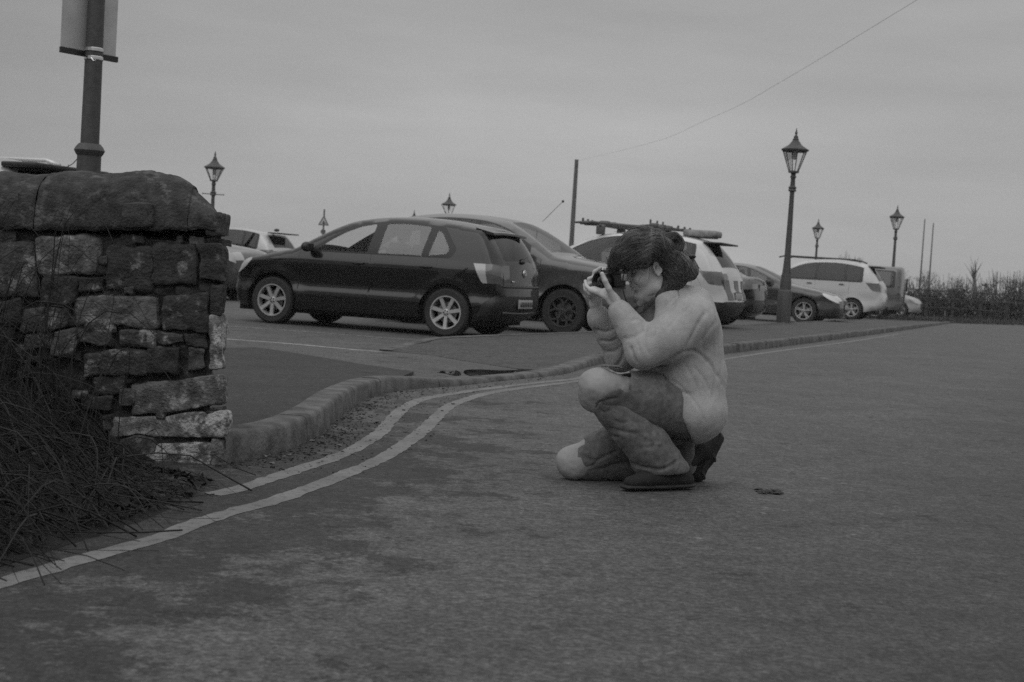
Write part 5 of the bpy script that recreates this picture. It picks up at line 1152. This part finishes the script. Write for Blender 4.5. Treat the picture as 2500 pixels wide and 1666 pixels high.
# knee cap skin follows the cloth's size at the tears
KN = SDF(lo, hi, .005); KN.ell(knL+[.010, 0, .004], (.076, .070, .068), k=.02).cone(knL+[.01, 0, .004], knL*.62+hipL*.38+[0, 0, .004], .070, .074, .04).cone(knL+[0, 0, -.01], knL*.78+anL*.22, .066, .060, .02)
KN2 = KN; KN2.ell(knR+[-.003, 0, .0], (.070, .066, .070), k=.02).cone(knR, knR*.8+hipR*.2, .067, .072, .02).cone(knR, knR*.8+anR*.2, .062, .058, .02)
KN.cone(knL, P(1450, 974, 5.775), .070, .054, .03); V, F = KN2.mesh(); V = V+vnormals(V, F)*(fbm(V, 16, 12, 3)*.004)[:, None]; V = sculpt(V, F, [(z7((250, 890), (330, 880)), 3, .004), (z7((240, 930), (320, 920)), 3, .004), (z7((230, 1200), (300, 1230)), 4, .003)]); pobj('knee', V, F, mat('knee_skin', .29, .6, var=.05, scale=14, bump=.1, bscale=150), label='bare knees showing through the torn denim')
# --- shoes
tL, hL = G(1536, 1186), G(1668, 1166); tL = np.array([P(1540, 1186, 5.71)[0], 5.71, .034]); hL = np.array([P(1676, 1160, 5.86)[0], 5.86, .040]); ml = (tL+hL)/2
tR, hR = P(1700, 1158, 6.12), P(1748, 1074, 6.15); nr_ = np.array([.88, 0, .45])
FS = SDF(lo, hi, .0045); FS.chain([tL+[.0, 0, .002], tL*.75+hL*.25+[0, 0, .012], ml+[0, 0, .016], hL], [.030, .038, .040, .034], .02, flat=([0, 0, 1], .85)); FS.cut((0, 0, .012), (0, 0, -1), .004)
FS.cone(tL*.7+hL*.3+[0, -.03, .045], tL*.3+hL*.7+[0, -.03, .05], .006, .006, .01, 's')
V, F = FS.mesh(); s1 = pobj('shoe', V, F, M_shoe)
FS = SDF(lo, hi, .0045); FS.chain([tL+[-.006, 0, -.016], ml+[0, 0, -.020], hL+[.006, 0, -.022]], [.038, .040, .036], .01, flat=([0, 0, 1], .32)); V, F = FS.mesh(); pobj('shoe_sole', V, F, M_sole, parent=s1)
FS = SDF(lo, hi, .0045); FS.chain([tR+[-.035, 0, -.01], tR, (tR+hR)/2, hR], [.030, .034, .036, .031], .02).chain([P(1682, 1128, 6.06), P(1712, 1100, 6.10), P(1738, 1085, 6.13)], [.034, .030, .024], .03); V, F = FS.mesh(); s2 = pobj('shoe', V, F, M_shoe)
FS = SDF(lo, hi, .0045); FS.chain([tR+nr_*.024, (tR+hR)/2+nr_*.028, hR+nr_*.026], [.038, .038, .034], .01, flat=(nr_, .3)); V, F = FS.mesh(); pobj('shoe_sole', V, F, M_sole, parent=s2)
# --- hair: a lumpy cap, a bun, a gathered tail, and loose strands over them
HA = SDF(P(1455, 800, 5.95)-[0, .25, 0], P(1730, 540, 5.95)+[0, .25, 0], .0048)
HA.ell(H(-.006, 0, .072), (.112, .094, .096), HR, .02).ell(H(-.062, 0, .022), (.070, .078, .080), HR, .02)
HA.chain([H(.03, 0, .140), H(.080, 0, .112), H(.112, 0, .074), H(.122, 0, .048)], [.045, .046, .036, .018], .03)
HA.chain([P(1545, 600, 5.87), P(1515, 625, 5.86), P(1498, 650, 5.87)], [.055, .042, .022], .03).chain([P(1600, 600, 5.865), P(1570, 630, 5.855), P(1540, 645, 5.86)], [.05, .038, .022], .03)
HA.chain([P(1625, 620, 5.88), P(1652, 665, 5.90), P(1640, 695, 5.905), P(1618, 715, 5.90), P(1604, 724, 5.895)], [.05, .048, .032, .016, .008], .03)
HA.ell(H(.062, 0, -.034), (.085, .090, .066), HR, .010, 's'); HA.ell(P(1601, 658, 5.84), (.022, .05, .034), k=.01, mode='s'); HA.cone(P(1605, 684, 5.84), P(1606, 712, 5.84), .022, .018, .01, 's'); HA.cone(P(1580, 684, 5.82), P(1540, 682, 5.82), .036, .034, .012, 's'); HA.cone(P(1585, 684, 5.87), P(1540, 682, 5.87), .034, .034, .012, 's')
HA.torus(P(1642, 596, 5.92), (.25, -.95, .1), .030, .0195, .006); HA.ell(P(1640, 598, 5.90), .012, k=.01, mode='s')
HA.chain([P(1636, 632, 5.94), P(1650, 655, 5.94)], [.030, .030], .02)
V, F = HA.mesh(); N = vnormals(V, F); V = V+N*(fbm(V, 11, 19, 2)*.0060+fbm(V, 26, 9, 3)*.0030)[:, None]
M_hair = mat('hair', .048, .42, var=.45, scale=60, spec=.5, stretch=(1, 1, 1), bump=.4, bscale=220); M_hair2 = mat('hair_light', .12, .4, spec=.5)
ho = pobj('hair', V, F, M_hair)
TA = SDF(P(1600, 720, 5.95)-[0, .2, 0], P(1730, 580, 5.95)+[0, .2, 0], .0045)
TA.chain([P(1646, 628, 5.925), P(1668, 646, 5.92), P(1683, 662, 5.92), P(1676, 674, 5.92)], [.034, .044, .033, .020], .02)
Vt, Ft = TA.mesh(); Nt = vnormals(Vt, Ft); Vt = Vt+Nt*(fbm(Vt, 26, 15, 3)*.005)[:, None]
pobj('ponytail', Vt, Ft, mat('hair_pale', .32, .5, var=.4, scale=50, bump=.4, bscale=220), parent=ho)
# strands laid over the surface
nh = len(V); V = np.concatenate([V, Vt]); F = np.concatenate([F, Ft+nh]); Fi = vnormals(V, F); rsH = np.random.RandomState(4)
import mathutils.kdtree as kdt
kd = kdt.KDTree(len(V)); [kd.insert(Vector(v), i) for i, v in enumerate(V)]; kd.balance()
crown = P(1606, 580, 5.93); tie = P(1646, 634, 5.93)
FACE = [(1518, 667), (1532, 657), (1577, 658), (1589, 655), (1591, 638), (1600, 631), (1612, 636), (1617, 656), (1614, 676), (1620, 690), (1620, 708), (1602, 724), (1560, 745), (1500, 720)]
def flow(p):
    """direction the hair lies at p"""
    px_, py_ = proj_arr(np.array([p]))[0][0], proj_arr(np.array([p]))[1][0]
    if px_ > 1648 and py_ > 612: d = np.array([.55, 0, -.8])            # gathered tail
    elif px_ > 1612 and py_ < 625: a = p-P(1638, 598, 5.93); d = np.cross(a, [0.25, -1, .1])  # bun
    elif px_ > 1590: d = tie-p if py_ < 690 else P(1610, 735, 5.9)-p
    else: d = (p-crown)*[1, .5, 1]+np.array([-.10, 0, -.02]); d[2] -= .10*max(0, (1560-px_)/60)
    return d/(np.linalg.norm(d)+1e-9)
st_ = MB(); cnt = 0
cand = rsH.permutation(np.where((Fi[:, 1] < .25) | (Fi[:, 2] > .5))[0])[:3200]
for i in cand:
    p = V[i].copy(); pts = []; off = rsH.uniform(.0003, .0022); wv = rsH.uniform(0, 6); n = rsH.randint(6, 11); lift = rsH.rand() < .10
    for k in range(n):
        co, j, dist = kd.find(Vector(p)); qx, qy = proj_arr(np.array([p]))
        if dist > .02 or (inpoly(qx, qy, FACE)[0] and p[1] < 5.95): break
        nn_ = Fi[j]; q = V[j]+nn_*(off+(.004*k/n if lift else 0)); q = p*.35+q*.65 if k else q; pts.append(q)
        d = flow(q)+rsH.normal(0, .06, 3)+np.array([0, .10*math.sin(wv+k*.9), .10*math.cos(wv+k*.9)]); d -= nn_*(d@nn_); d /= np.linalg.norm(d)+1e-9; p = q+d*.011
    if len(pts) > 3: st_.tube(pts, np.linspace(.0011, .0004, len(pts)), 4, mi=(0 if rsH.rand() < .70 else 1) if i < nh else 1+(rsH.rand() < .3), cap=False)
for k in range(60):    # curls of fringe ends and fly-aways
    a = rsH.uniform(0, 1); b0 = P(1484+a*60, 634+a*14+rsH.uniform(-8, 4), 5.86+rsH.uniform(-.03, .07)); ph = rsH.uniform(0, 6); pts = [b0+np.array([-.012*math.sin(ph)*t-.006*math.sin(ph+4*t), .004*math.cos(3*t+ph), -.020*t+.004*math.cos(ph+3*t)]) for t in np.linspace(0, 1.2, 7)]; st_.tube(pts, np.linspace(.002, .0006, 7), 4, mi=0, cap=False)
for k in range(170):   # loose flyaway hairs off the crown, nape and gathered tail
    i = rsH.randint(len(V))
    if Fi[i][1] > .5 or (inpoly(*[np.array([q_]) for q_ in (proj_arr(V[i:i+1])[0][0], proj_arr(V[i:i+1])[1][0])], FACE)[0]): continue
    d0 = flow(V[i])*.7+Fi[i]*.55+rsH.normal(0, .25, 3); d0 /= np.linalg.norm(d0); L0 = rsH.uniform(.02, .055); c_ = rsH.normal(0, .35, 3)
    st_.tube([V[i]+d0*L0*t+(c_+np.array([0, 0, -.5]))*L0*t*t*.6 for t in np.linspace(0, 1, 6)], np.linspace(.0009, .0004, 6), 3, mi=0, cap=False)
so3 = mk('strands', np.concatenate(st_.v)-PO, st_.f, [M_hair, M_hair2, mat('hair_pale', 0)], ho, fm=st_.mi, kind='stuff')
cl = MB(); cl.tube([P(1682, 632, 5.89)-PO, P(1690, 626, 5.885)-PO, P(1697, 628, 5.89)-PO], [.008, .010, .006], 8); cl.build('hair_clip', mat('clip_black', .01, .3), ho)
# lashes and brow
lb_ = MB(); lb_.tube([H(.096, .018, .008)-PO, H(.100, .030, .005)-PO, H(.094, .044, .006)-PO, H(.086, .052, .008)-PO], [.0012, .0022, .0018, .0008], 5); lb_.tube([H(.104, .014, .034)-PO, H(.099, .032, .040)-PO, H(.086, .050, .034)-PO], [.0018, .003, .0012], 5); lb_.build('eyelash', mat('hair', 0), person)
# ================================================================== LAMPS, POLES, SIGNS
M_iron = mat('lamp_iron', .060, .6, var=.2, scale=20, bump=.2, bscale=120); M_lglass = glass('lantern_glass', .95, .35); M_bulb = mat('lamp_bulb', .5, .5); M_post = mat('post_grey', .05, .7, var=.25, scale=10, bump=.2)
def lantern(root, z, w=.29, h=.47, n=6):
    fr = MB(); wb = w*.36
    for k in range(n):
        a = 2*math.pi*k/n+.26; p0 = np.array([math.cos(a)*wb, math.sin(a)*wb, z]); p1 = np.array([math.cos(a)*w*.95, math.sin(a)*w*.95, z+h]); fr.tube([p0, p1], .011, 5)
    fr.lathe([(wb+.02, z-.02), (wb+.02, z+.02), (wb-.01, z+.02)], n=n, rot=.26); fr.lathe([(w*.97, z+h-.02), (w*.97, z+h+.01), (w*.9, z+h+.01)], n=n, rot=.26, cap=False); fr.build('lantern_frame', M_iron, root, sharp=30)
    for k in range(n):
        a, b = 2*math.pi*k/n+.26, 2*math.pi*(k+1)/n+.26; mk('lantern_pane', [(math.cos(a)*wb, math.sin(a)*wb, z), (math.cos(b)*wb, math.sin(b)*wb, z), (math.cos(b)*w*.94, math.sin(b)*w*.94, z+h), (math.cos(a)*w*.94, math.sin(a)*w*.94, z+h)], [(0, 1, 2, 3)], M_lglass, root, smooth=False)
    rf = MB(); rf.lathe([(w*1.03, z+h), (w*1.05, z+h+.03), (w*.80, z+h+.075), (w*.50, z+h+.13), (w*.30, z+h+.21), (w*.20, z+h+.25), (.001, z+h+.25)], n=24); ro = rf.build('lantern_roof', M_iron, root, sharp=35)
    fi = MB(); t = z+h+.25; fi.lathe([(.05, t-.02), (.075, t+.01), (.05, t+.03), (.05, t+.07), (.022, t+.10), (.02, t+.12), (.034, t+.15), (.02, t+.18), (.006, t+.25), (.0001, t+.27)], n=14, cap=False); fi.build('finial', M_iron, ro, sharp=35)
    bl = MB(); bl.lathe([(.03, z+h-.01), (.05, z+h-.06), (.05, z+h-.14), (.03, z+h-.19), (.0001, z+h-.20)], n=12); bl.build('bulb', M_bulb, root)
def street_lamp(p, zt, label, w=.29, h=.47, bar=False, scale=1.):
    """zt = height of the finial tip"""
    root = empty('street_lamp', tuple(p), rz=.3, label=label, cat='street lamp', group='victorian style lanterns on iron posts'); z = zt-p[2]-h-.52
    s = MB(); s.lathe([(.165, 0), (.165, .70), (.155, .72), (.13, .75), (.13, .92), (.12, .97), (.10, 1.12), (.085, 1.30), (.080, 1.36)], n=8, cap=False); s.build('lamp_base', M_iron, root, sharp=30)
    s = MB(); s.lathe([(.080, 1.36), (.072, 1.45), (.050, z-.50), (.052, z-.44)], n=16, cap=False); s.build('lamp_shaft', M_iron, root, sharp=35)
    s = MB(); s.lathe([(.05, z-.45), (.095, z-.42), (.075, z-.38), (.095, z-.35), (.055, z-.31), (.048, z-.15), (.07, z-.11), (.05, z-.07), (.06, z-.03), (.075, z-.01), (.06, z)], n=16, cap=False); s.build('lamp_collar', M_iron, root, sharp=35)
    if bar: s = MB(); s.tube([(-.30, 0, z-.40), (.30, 0, z-.40)], .014, 6); s.ball((-.30, 0, z-.40), .022, 8); s.ball((.30, 0, z-.40), .022, 8); s.build('ladder_bar', M_iron, root)
    lantern(root, z, w, h)
    return root
def lamp_at(px, y, tip_py, label, gz=0., **kw):
    g = P(px, 700, y); t = P(px, tip_py, y); return street_lamp((t[0], y, gz), t[2], label, **kw)
g = G(1919, 789, .1); lamp_at(1945, g[1], 312, 'tallest street lamp, standing on the raised island right of the woman', gz=.1)
lamp_at(2192, 58, 500, 'street lamp on the far right, beside the grey van'); lamp_at(1999, 70, 533, 'street lamp rising behind the roof of the large white SUV')
lamp_at(526, 42, 368, 'street lamp with a ladder bar above the right end of the stone wall', h=.36, bar=True, w=.29); lamp_at(1098, 58, 470, 'street lamp showing above the roof of the black hatchback'); lamp_at(1012, 72, 512, 'street lamp of which only the tip shows over the hatchback roof')
# near lamp column with the back of a sign
y0 = 12.8; g = P(217, 400, y0); pt = P(232, -160, y0); col = empty('sign_post', (g[0], y0, 0), label='thick iron post behind the stone wall carrying the back of a sign', cat='post'); z1 = P(217, 368, y0)[2]; zt = pt[2]
s = MB(); s.lathe([(.115, 0), (.105, z1-.05), (.12, z1-.03), (.135, z1), (.12, z1+.03), (.095, z1+.06)], n=24, cap=False); s.build('post_base', M_iron, col, sharp=35)
s = MB(); s.lathe([(.082, z1+.05), (.070, zt)], n=24); s.build('post_shaft', M_iron, col, sharp=35)
sg = rad(-52); dv = np.array([math.cos(sg+math.pi/2+.0), math.sin(sg+math.pi/2)]); dv = np.array([math.cos(rad(52)), math.sin(rad(52))])
zb = P(220, 138, y0)[2]; Rz = [[dv[0], -dv[1], 0], [dv[1], dv[0], 0], [0, 0, 1]]; nv = np.array([dv[1], -dv[0], 0])
s = MB(); s.box(tuple(-nv*.085+[0.0, 0, zb+.40]), (.58, .006, .80), R=Rz); s.build('sign_panel', mat('sign_back_grey', .48, .5, .2, var=.08, scale=5), col, smooth=False)
s = MB(); s.box(tuple(-nv*.070+[0, 0, zb+.02]), (.60, .03, .05), R=Rz); s.build('sign_rail', M_trim, col, smooth=False)
s = MB(); s.lathe([(.080, zb-.035), (.084, zb-.03), (.084, zb-.005), (.080, zb)], n=20, cap=False); s.lathe([(.080, zb+.04), (.084, zb+.045), (.084, zb+.07), (.080, zb+.075)], n=20, cap=False); s.tube([(0, -.085, zb-.02), (.03, -.10, zb-.05), (.05, -.09, zb-.04)], .004, 4); s.build('sign_clamp', M_chrome, col, sharp=35)
c0 = P(190, 392, y0); tw2 = MB(); tw2.tube([P(188, 389, y0), P(178, 400, y0), P(164, 408, y0), P(145, 409, y0), P(125, 404, y0-.1), P(100, 402, y0-.2)], [.004, .004, .004, .003, .003, .003], 4); tw2.tube([P(166, 408, y0), P(167, 402, y0)], .003, 4)
tw2.build('wire', mat('wire_dark', .04, .7), label='thin loose wire drooping from the thick post above the wall', cat='wire')
# road sign
y0 = 78; g = P(787, 600, y0); rs_ = empty('road_sign', (g[0], y0, 0), label='small triangular warning sign with a round plate below it, far beyond the bonnet', cat='road sign')
zc = P(787, 556, y0)[2]; k = y0/FPX
def tri(r): return [(0, 0, r*1.18), (-r, 0, -r*.72), (r, 0, -r*.72)]
s = MB(); s.tube([(0, .05, 0), (0, .05, zc+1)], .045, 8); s.build('sign_pole', M_post, rs_)
zt_ = P(787, 541, y0)[2]; o = np.array(tri(.30))+[0, 0, zt_]; q = np.array(tri(.195))+[0, -.01, zt_-.01]
s = MB(); s.add(np.concatenate([o, o+[0, .02, 0]]), [(0, 1, 2), (5, 4, 3), (0, 3, 4, 1), (1, 4, 5, 2), (2, 5, 3, 0)]); s.add(q, [(0, 1, 2)], 1); s.build('warning_triangle', [mat('sign_border', .10, .5), mat('sign_white', .45, .5)], rs_, smooth=False)
s = MB(); s.box((0, -.015, zt_-.05), (.05, .01, .18)); s.box((.03, -.015, zt_-.08), (.16, .01, .05)); s.build('sign_symbol', mat('sign_black', .03, .6), rs_, smooth=False)
s = MB(); s.lathe([(.0001, -.01), (.14, -.01), (.14, .01)], n=20, axis='y', c=(0, 0, P(787, 566, y0)[2])); s.build('round_plate', mat('sign_border', .10, .5), rs_, smooth=False)
# utility pole and its wire
y0 = 84; t = P(1408, 390, y0); up_ = MB(); up_.tube([(0, 0, 0), (.0, 0, t[2])], [.16, .11], 12); up_.box((0, 0, t[2]-.35), (.1, .34, .12), bev=.02)
uo = up_.build('utility_pole', mat('weathered_wood', .10, .85, var=.3, scale=8, stretch=(1, 1, .1)), sharp=40, label='plain wooden utility pole rising behind the white SUV roof rack', cat='utility pole'); uo.location = (t[0], y0, 0)
pa = t+[0, 0, -.1]; yb_ = 20.; pb = P(2239, 0, yb_); pxs = [(1408, 393), (1500, 372), (1619, 340), (1710, 300), (1810, 255), (1895, 207), (1980, 157), (2065, 106), (2239, 0), (2400, -98)]
ln = pb[:2]-pa[:2]; pts = []
for x, y in pxs:
    r = ray(x, y); A_ = np.array([[r[0], -ln[0]], [r[1], -ln[1]]]); tt = np.linalg.solve(A_, pa[:2]-EYE[:2])[0]; pts.append(EYE+r*tt)
wr_ = MB(); wr_.tube(crom(np.array(pts), 5), .0029, 5); wr_.build('overhead_wire', mat('wire_grey', .25, .7), label='single overhead wire running from the utility pole up across the sky', cat='wire')
# tall thin masts
for (px, tip, bs, lb) in ((2258, 535, 690, 'taller of two thin bare poles above the hedge on the right'), (2279, 545, 695, 'shorter of two thin bare poles, the one nearer the dead tree')):
    y0 = 75; t = P(px, tip, y0); s = MB(); s.tube([(0, 0, 0), (0, 0, t[2])], [.05, .03], 8); o = s.build('pole', mat('pole_grey', .11, .7), label=lb, cat='pole', group='two thin poles beyond the hedge'); o.location = (t[0], y0, 0)
# ================================================================== HEDGE, FENCE, VERGE, BARE TREES
rh = random.Random(31)
M_hedge = mat('hedge_leaf', .05, .85, var=.4, scale=8); M_hedge2 = mat('hedge_twig', .09, .85); M_tw = mat('bare_twig', .11, .9); M_grass = mat('verge_grass', .045, .95, var=.35, scale=5, bump=.6, bscale=40)
vg = [G(2150, 783, .0), G(2250, 786), G(2350, 789), G(2500, 793), G(2700, 800)]
gg = [(q[0], q[1], .006) for q in vg]+[(42, 75, .006), (32, 120, .006), (14, 120, .006)]; V, F = cdt([q[:2] for q in gg], [], [], 3.); mk('grass_verge', np.c_[V, np.full(len(V), .02)], F, M_grass, kind='structure')
gr = MB()
for _ in range(2600):
    k = rh.random(); x0 = 2140+k*480; d = rh.random()**1.6; g = G(x0, 785+(x0-2150)*.03-d*6); s = rh.uniform(.08, .28); a = rh.uniform(0, 3.1); w = rh.uniform(.01, .03)
    gr.add([(g[0]-w*math.cos(a), g[1]-w*math.sin(a), .01), (g[0]+w*math.cos(a), g[1]+w*math.sin(a), .01), (g[0]+rh.uniform(-.08, .08), g[1]+rh.uniform(-.05, .05), s)], [(0, 1, 2)], rh.choice((0, 0, 1)))
gr.build('rough_grass', [M_grass, M_hedge2], smooth=False, label='rough grass along the foot of the far hedge', cat='grass', kind='stuff')
def bush(px, y, top_py, wid, dens, label, light=.3, name='shrub', twiggy=.4):
    g = P(px, 700, y); H_ = P(px, top_py, y)[2]; c = np.array([g[0], y, 0.]); r = wid/2; leaf = MB(); tw_ = MB(); rr = random.Random(int(px*7+y))
    lobes = [(rr.uniform(-r*.6, r*.6), rr.uniform(-r*.4, r*.4), rr.uniform(.25, .75)*H_, rr.uniform(.35, .6)*min(r, H_*.6)) for _ in range(7)]
    n = int(dens*.75)
    for _ in range(n):
        l = rr.choice(lobes); d = Vector((rr.gauss(0, 1), rr.gauss(0, 1), rr.gauss(0, 1))).normalized()*l[3]*rr.random()**.4; p = (l[0]+d.x*1.3, l[1]+d.y, l[2]+d.z)
        if p[2] < .02 or p[2] > H_*1.05: continue
        s = rr.uniform(.035, .09); R_ = Matrix.Rotation(rr.uniform(0, 6.3), 3, Vector((rr.gauss(0, 1), rr.gauss(0, 1), .3)).normalized()); q = [R_@Vector(w_)*s for w_ in ((-1, 0, 0), (0, .6, .1), (1, 0, 0), (0, -.6, .1))]
        leaf.add([(p[0]+w_.x, p[1]+w_.y, p[2]+w_.z) for w_ in q], [(0, 1, 2, 3)], 1 if rr.random() < light else 0)
    for _ in range(int(30+90*twiggy)):
        a = rr.uniform(0, 6.28); x, y_ = rr.uniform(-r, r)*.8, rr.uniform(-r, r)*.4; h = H_*rr.uniform(.6, 1.35); pts = [(x*.5, y_*.5, 0), (x*.8, y_*.8, h*.5), (x+rr.uniform(-.1, .1), y_, h)]; tw_.tube(pts, [.02, .012, .006], 4, cap=False)
        for _k in range(3): b0 = np.array(pts[1])*.5+np.array(pts[2])*.5*1.0; e = b0+[rr.uniform(-.3, .3), rr.uniform(-.2, .2), rr.uniform(.05, .4)]; tw_.tube([b0, e], [.008, .003], 3, cap=False)
    root = empty(name, tuple(c), label=label, cat='shrub' if name == 'shrub' else 'hedge', group='shrubs forming the far hedge' if name == 'shrub' else None)
    leaf.build('foliage', [M_hedge, M_hedge2], root, smooth=False); tw_.build('branches', M_tw, root, smooth=False)
bs = [(2165, 66, 708, 3.4, 1700, 'dark clump of hedge just right of the farthest street lamp'), (2225, 66, 699, 2.6, 1300, 'hedge shrub directly under the two thin poles'), (2272, 66, 708, 2.4, 1400, 'dense dark hedge shrub at the fence post by the two poles'),
      (2318, 66, 694, 2.4, 1500, 'rounded hedge shrub left of the dead tree'), (2362, 66, 702, 2.3, 1600, 'dark hedge shrub at the foot of the dead tree'), (2408, 66, 712, 2.4, 1300, 'hedge shrub just right of the dead tree, with pale gaps'),
      (2455, 66, 690, 2.8, 1700, 'tall leafy hedge shrub second from the right edge of the picture'), (2505, 66, 690, 2.8, 1500, 'tall hedge shrub cut by the right edge of the picture')]
for b in bs: bush(*b)
for px in (2560, 2620, 2690): pass
# fence in front of the hedge
fr_ = empty('wire_fence', (P(2330, 700, 63)[0], 63, 0), label='low post and rail fence in front of the far hedge', cat='fence'); fo = np.array([P(2330, 700, 63)[0], 63, 0.])
for i, px in enumerate((2170, 2265, 2330, 2398, 2462, 2530)):
    q = P(px, 700, 63)-fo; s = MB(); s.box((q[0], 0, .62), (.11, .11, 1.24+.1*(i % 2)), bev=.01); s.build('fence_post', mat('fence_wood', .045, .9), fr_)
for z in (.45, .85, 1.2): 
    a_, b_ = P(2150, 700, 63)-fo, P(2620, 700, 63)-fo; s = MB(); s.tube([(a_[0], -.07, z), (0, -.07, z+.02), (b_[0], -.07, z)], .022, 5); s.build('rail', mat('fence_wood', .045, .9), fr_)
def tree(px, y, top_py, spread, label, depth=4, seed=1, name='bare_tree', lean=0., grp='bare winter trees beyond the car park', r0=None):
    g = P(px, 700, y); Ht = P(px, top_py, y)[2]; rr = random.Random(seed); tk = MB(); cr_ = MB(); root = empty(name, (g[0], y, 0), label=label, cat='tree', group=grp)
    r0 = r0 or Ht*.018
    h0 = Ht*.35; tk.tube([(0, 0, 0), (lean*.3, 0, h0*.5), (lean*.5, 0, h0)], [r0*1.4, r0*1.1, r0*.9], 8); tk.build('trunk', M_tw, root)
    def grow(p, d, L_, r, n):
        q = p+d*L_; mid = p+d*L_*.5+Vector((rr.gauss(0, 1), rr.gauss(0, 1), rr.gauss(0, 1)))*L_*.05; cr_.tube([p, mid, q], [r, r*.8, r*.6], 4, cap=False)
        if n == 0: return
        for _ in range(rr.choice((2, 3, 3))):
            e = (d+Vector((rr.gauss(0, 1)*spread, rr.gauss(0, 1)*spread, rr.uniform(-.1, .35)))).normalized(); grow(q, e, L_*rr.uniform(.6, .85), r*.6, n-1)
    for _ in range(4):
        grow(Vector((lean*.5, 0, h0)), Vector((rr.gauss(0, 1)*spread+lean*.2, rr.gauss(0, 1)*spread, 1)).normalized(), Ht*.22, r0*.7, depth)
    cr_.build('crown', M_tw, root, smooth=False); return root
tree(2225, 95, 655, .55, 'wide bare tree between the far street lamp and the two thin poles', 4, 2); tree(2262, 98, 660, .5, 'bare tree standing among the two thin poles', 4, 3); tree(2330, 92, 672, .5, 'low bare tree over the hedge left of the dead tree', 3, 4)
tree(2063, 100, 618, .38, 'bare tree above the roof of the large white SUV', 4, 5); tree(2020, 100, 640, .6, 'low bushy bare tree left of the tree over the white SUV', 4, 6); tree(2105, 100, 642, .6, 'low bare tree over the grey van', 4, 7); tree(1805, 100, 642, .6, 'bare tree twigs showing above the black saloon', 3, 8)
# the slim dead tree: one leaning stem with a brush of upright twigs
g = P(2384, 700, 85); tp = P(2376, 672, 85)[2]; rr = random.Random(5); dt = empty('dead_tree', (g[0], 85, 0), label='slim dead tree with a brush of upright twigs over the hedge', cat='tree', group='bare winter trees beyond the car park')
s_ = MB(); s_.tube([(0, 0, 0), (-.05, 0, tp*.6), (-.20, 0, tp)], [.13, .11, .07], 8); s_.build('trunk', M_tw, dt)
s_ = MB()
for _ in range(46):
    z0 = tp*rr.uniform(.7, 1.); x0 = -.20*(z0/tp); dx = rr.gauss(0, .22); L0 = rr.uniform(.35, 1.15); s_.tube([(x0, 0, z0), (x0+dx*.5, rr.gauss(0, .1), z0+L0*.5), (x0+dx*1.1-.05, rr.gauss(0, .2), z0+L0)], [.022, .014, .004], 4, cap=False)
s_.build('crown', M_tw, dt, smooth=False)
tree(2450, 92, 668, .55, 'bare tree at the right end behind the tallest hedge shrub', 4, 11); tree(2490, 92, 672, .55, 'bare tree cut by the right edge of the picture', 4, 12)
# ================================================================== AIR
hz = MB(); hz.box((0, 70, 9.5), (260, 190, 21)); h_ = hz.build('haze', None or mat('haze', .5), smooth=False, label='thin damp haze over the car park', cat='haze', kind='stuff')
m = MATS['haze']; t = m.node_tree; t.nodes.clear(); o = nn(t, 'ShaderNodeOutputMaterial'); v_ = nn(t, 'ShaderNodeVolumePrincipled'); v_.inputs['Color'].default_value = (.9, .9, .9, 1); v_.inputs['Density'].default_value = .0006; v_.inputs['Anisotropy'].default_value = .0
t.links.new(v_.outputs[0], o.inputs['Volume'])
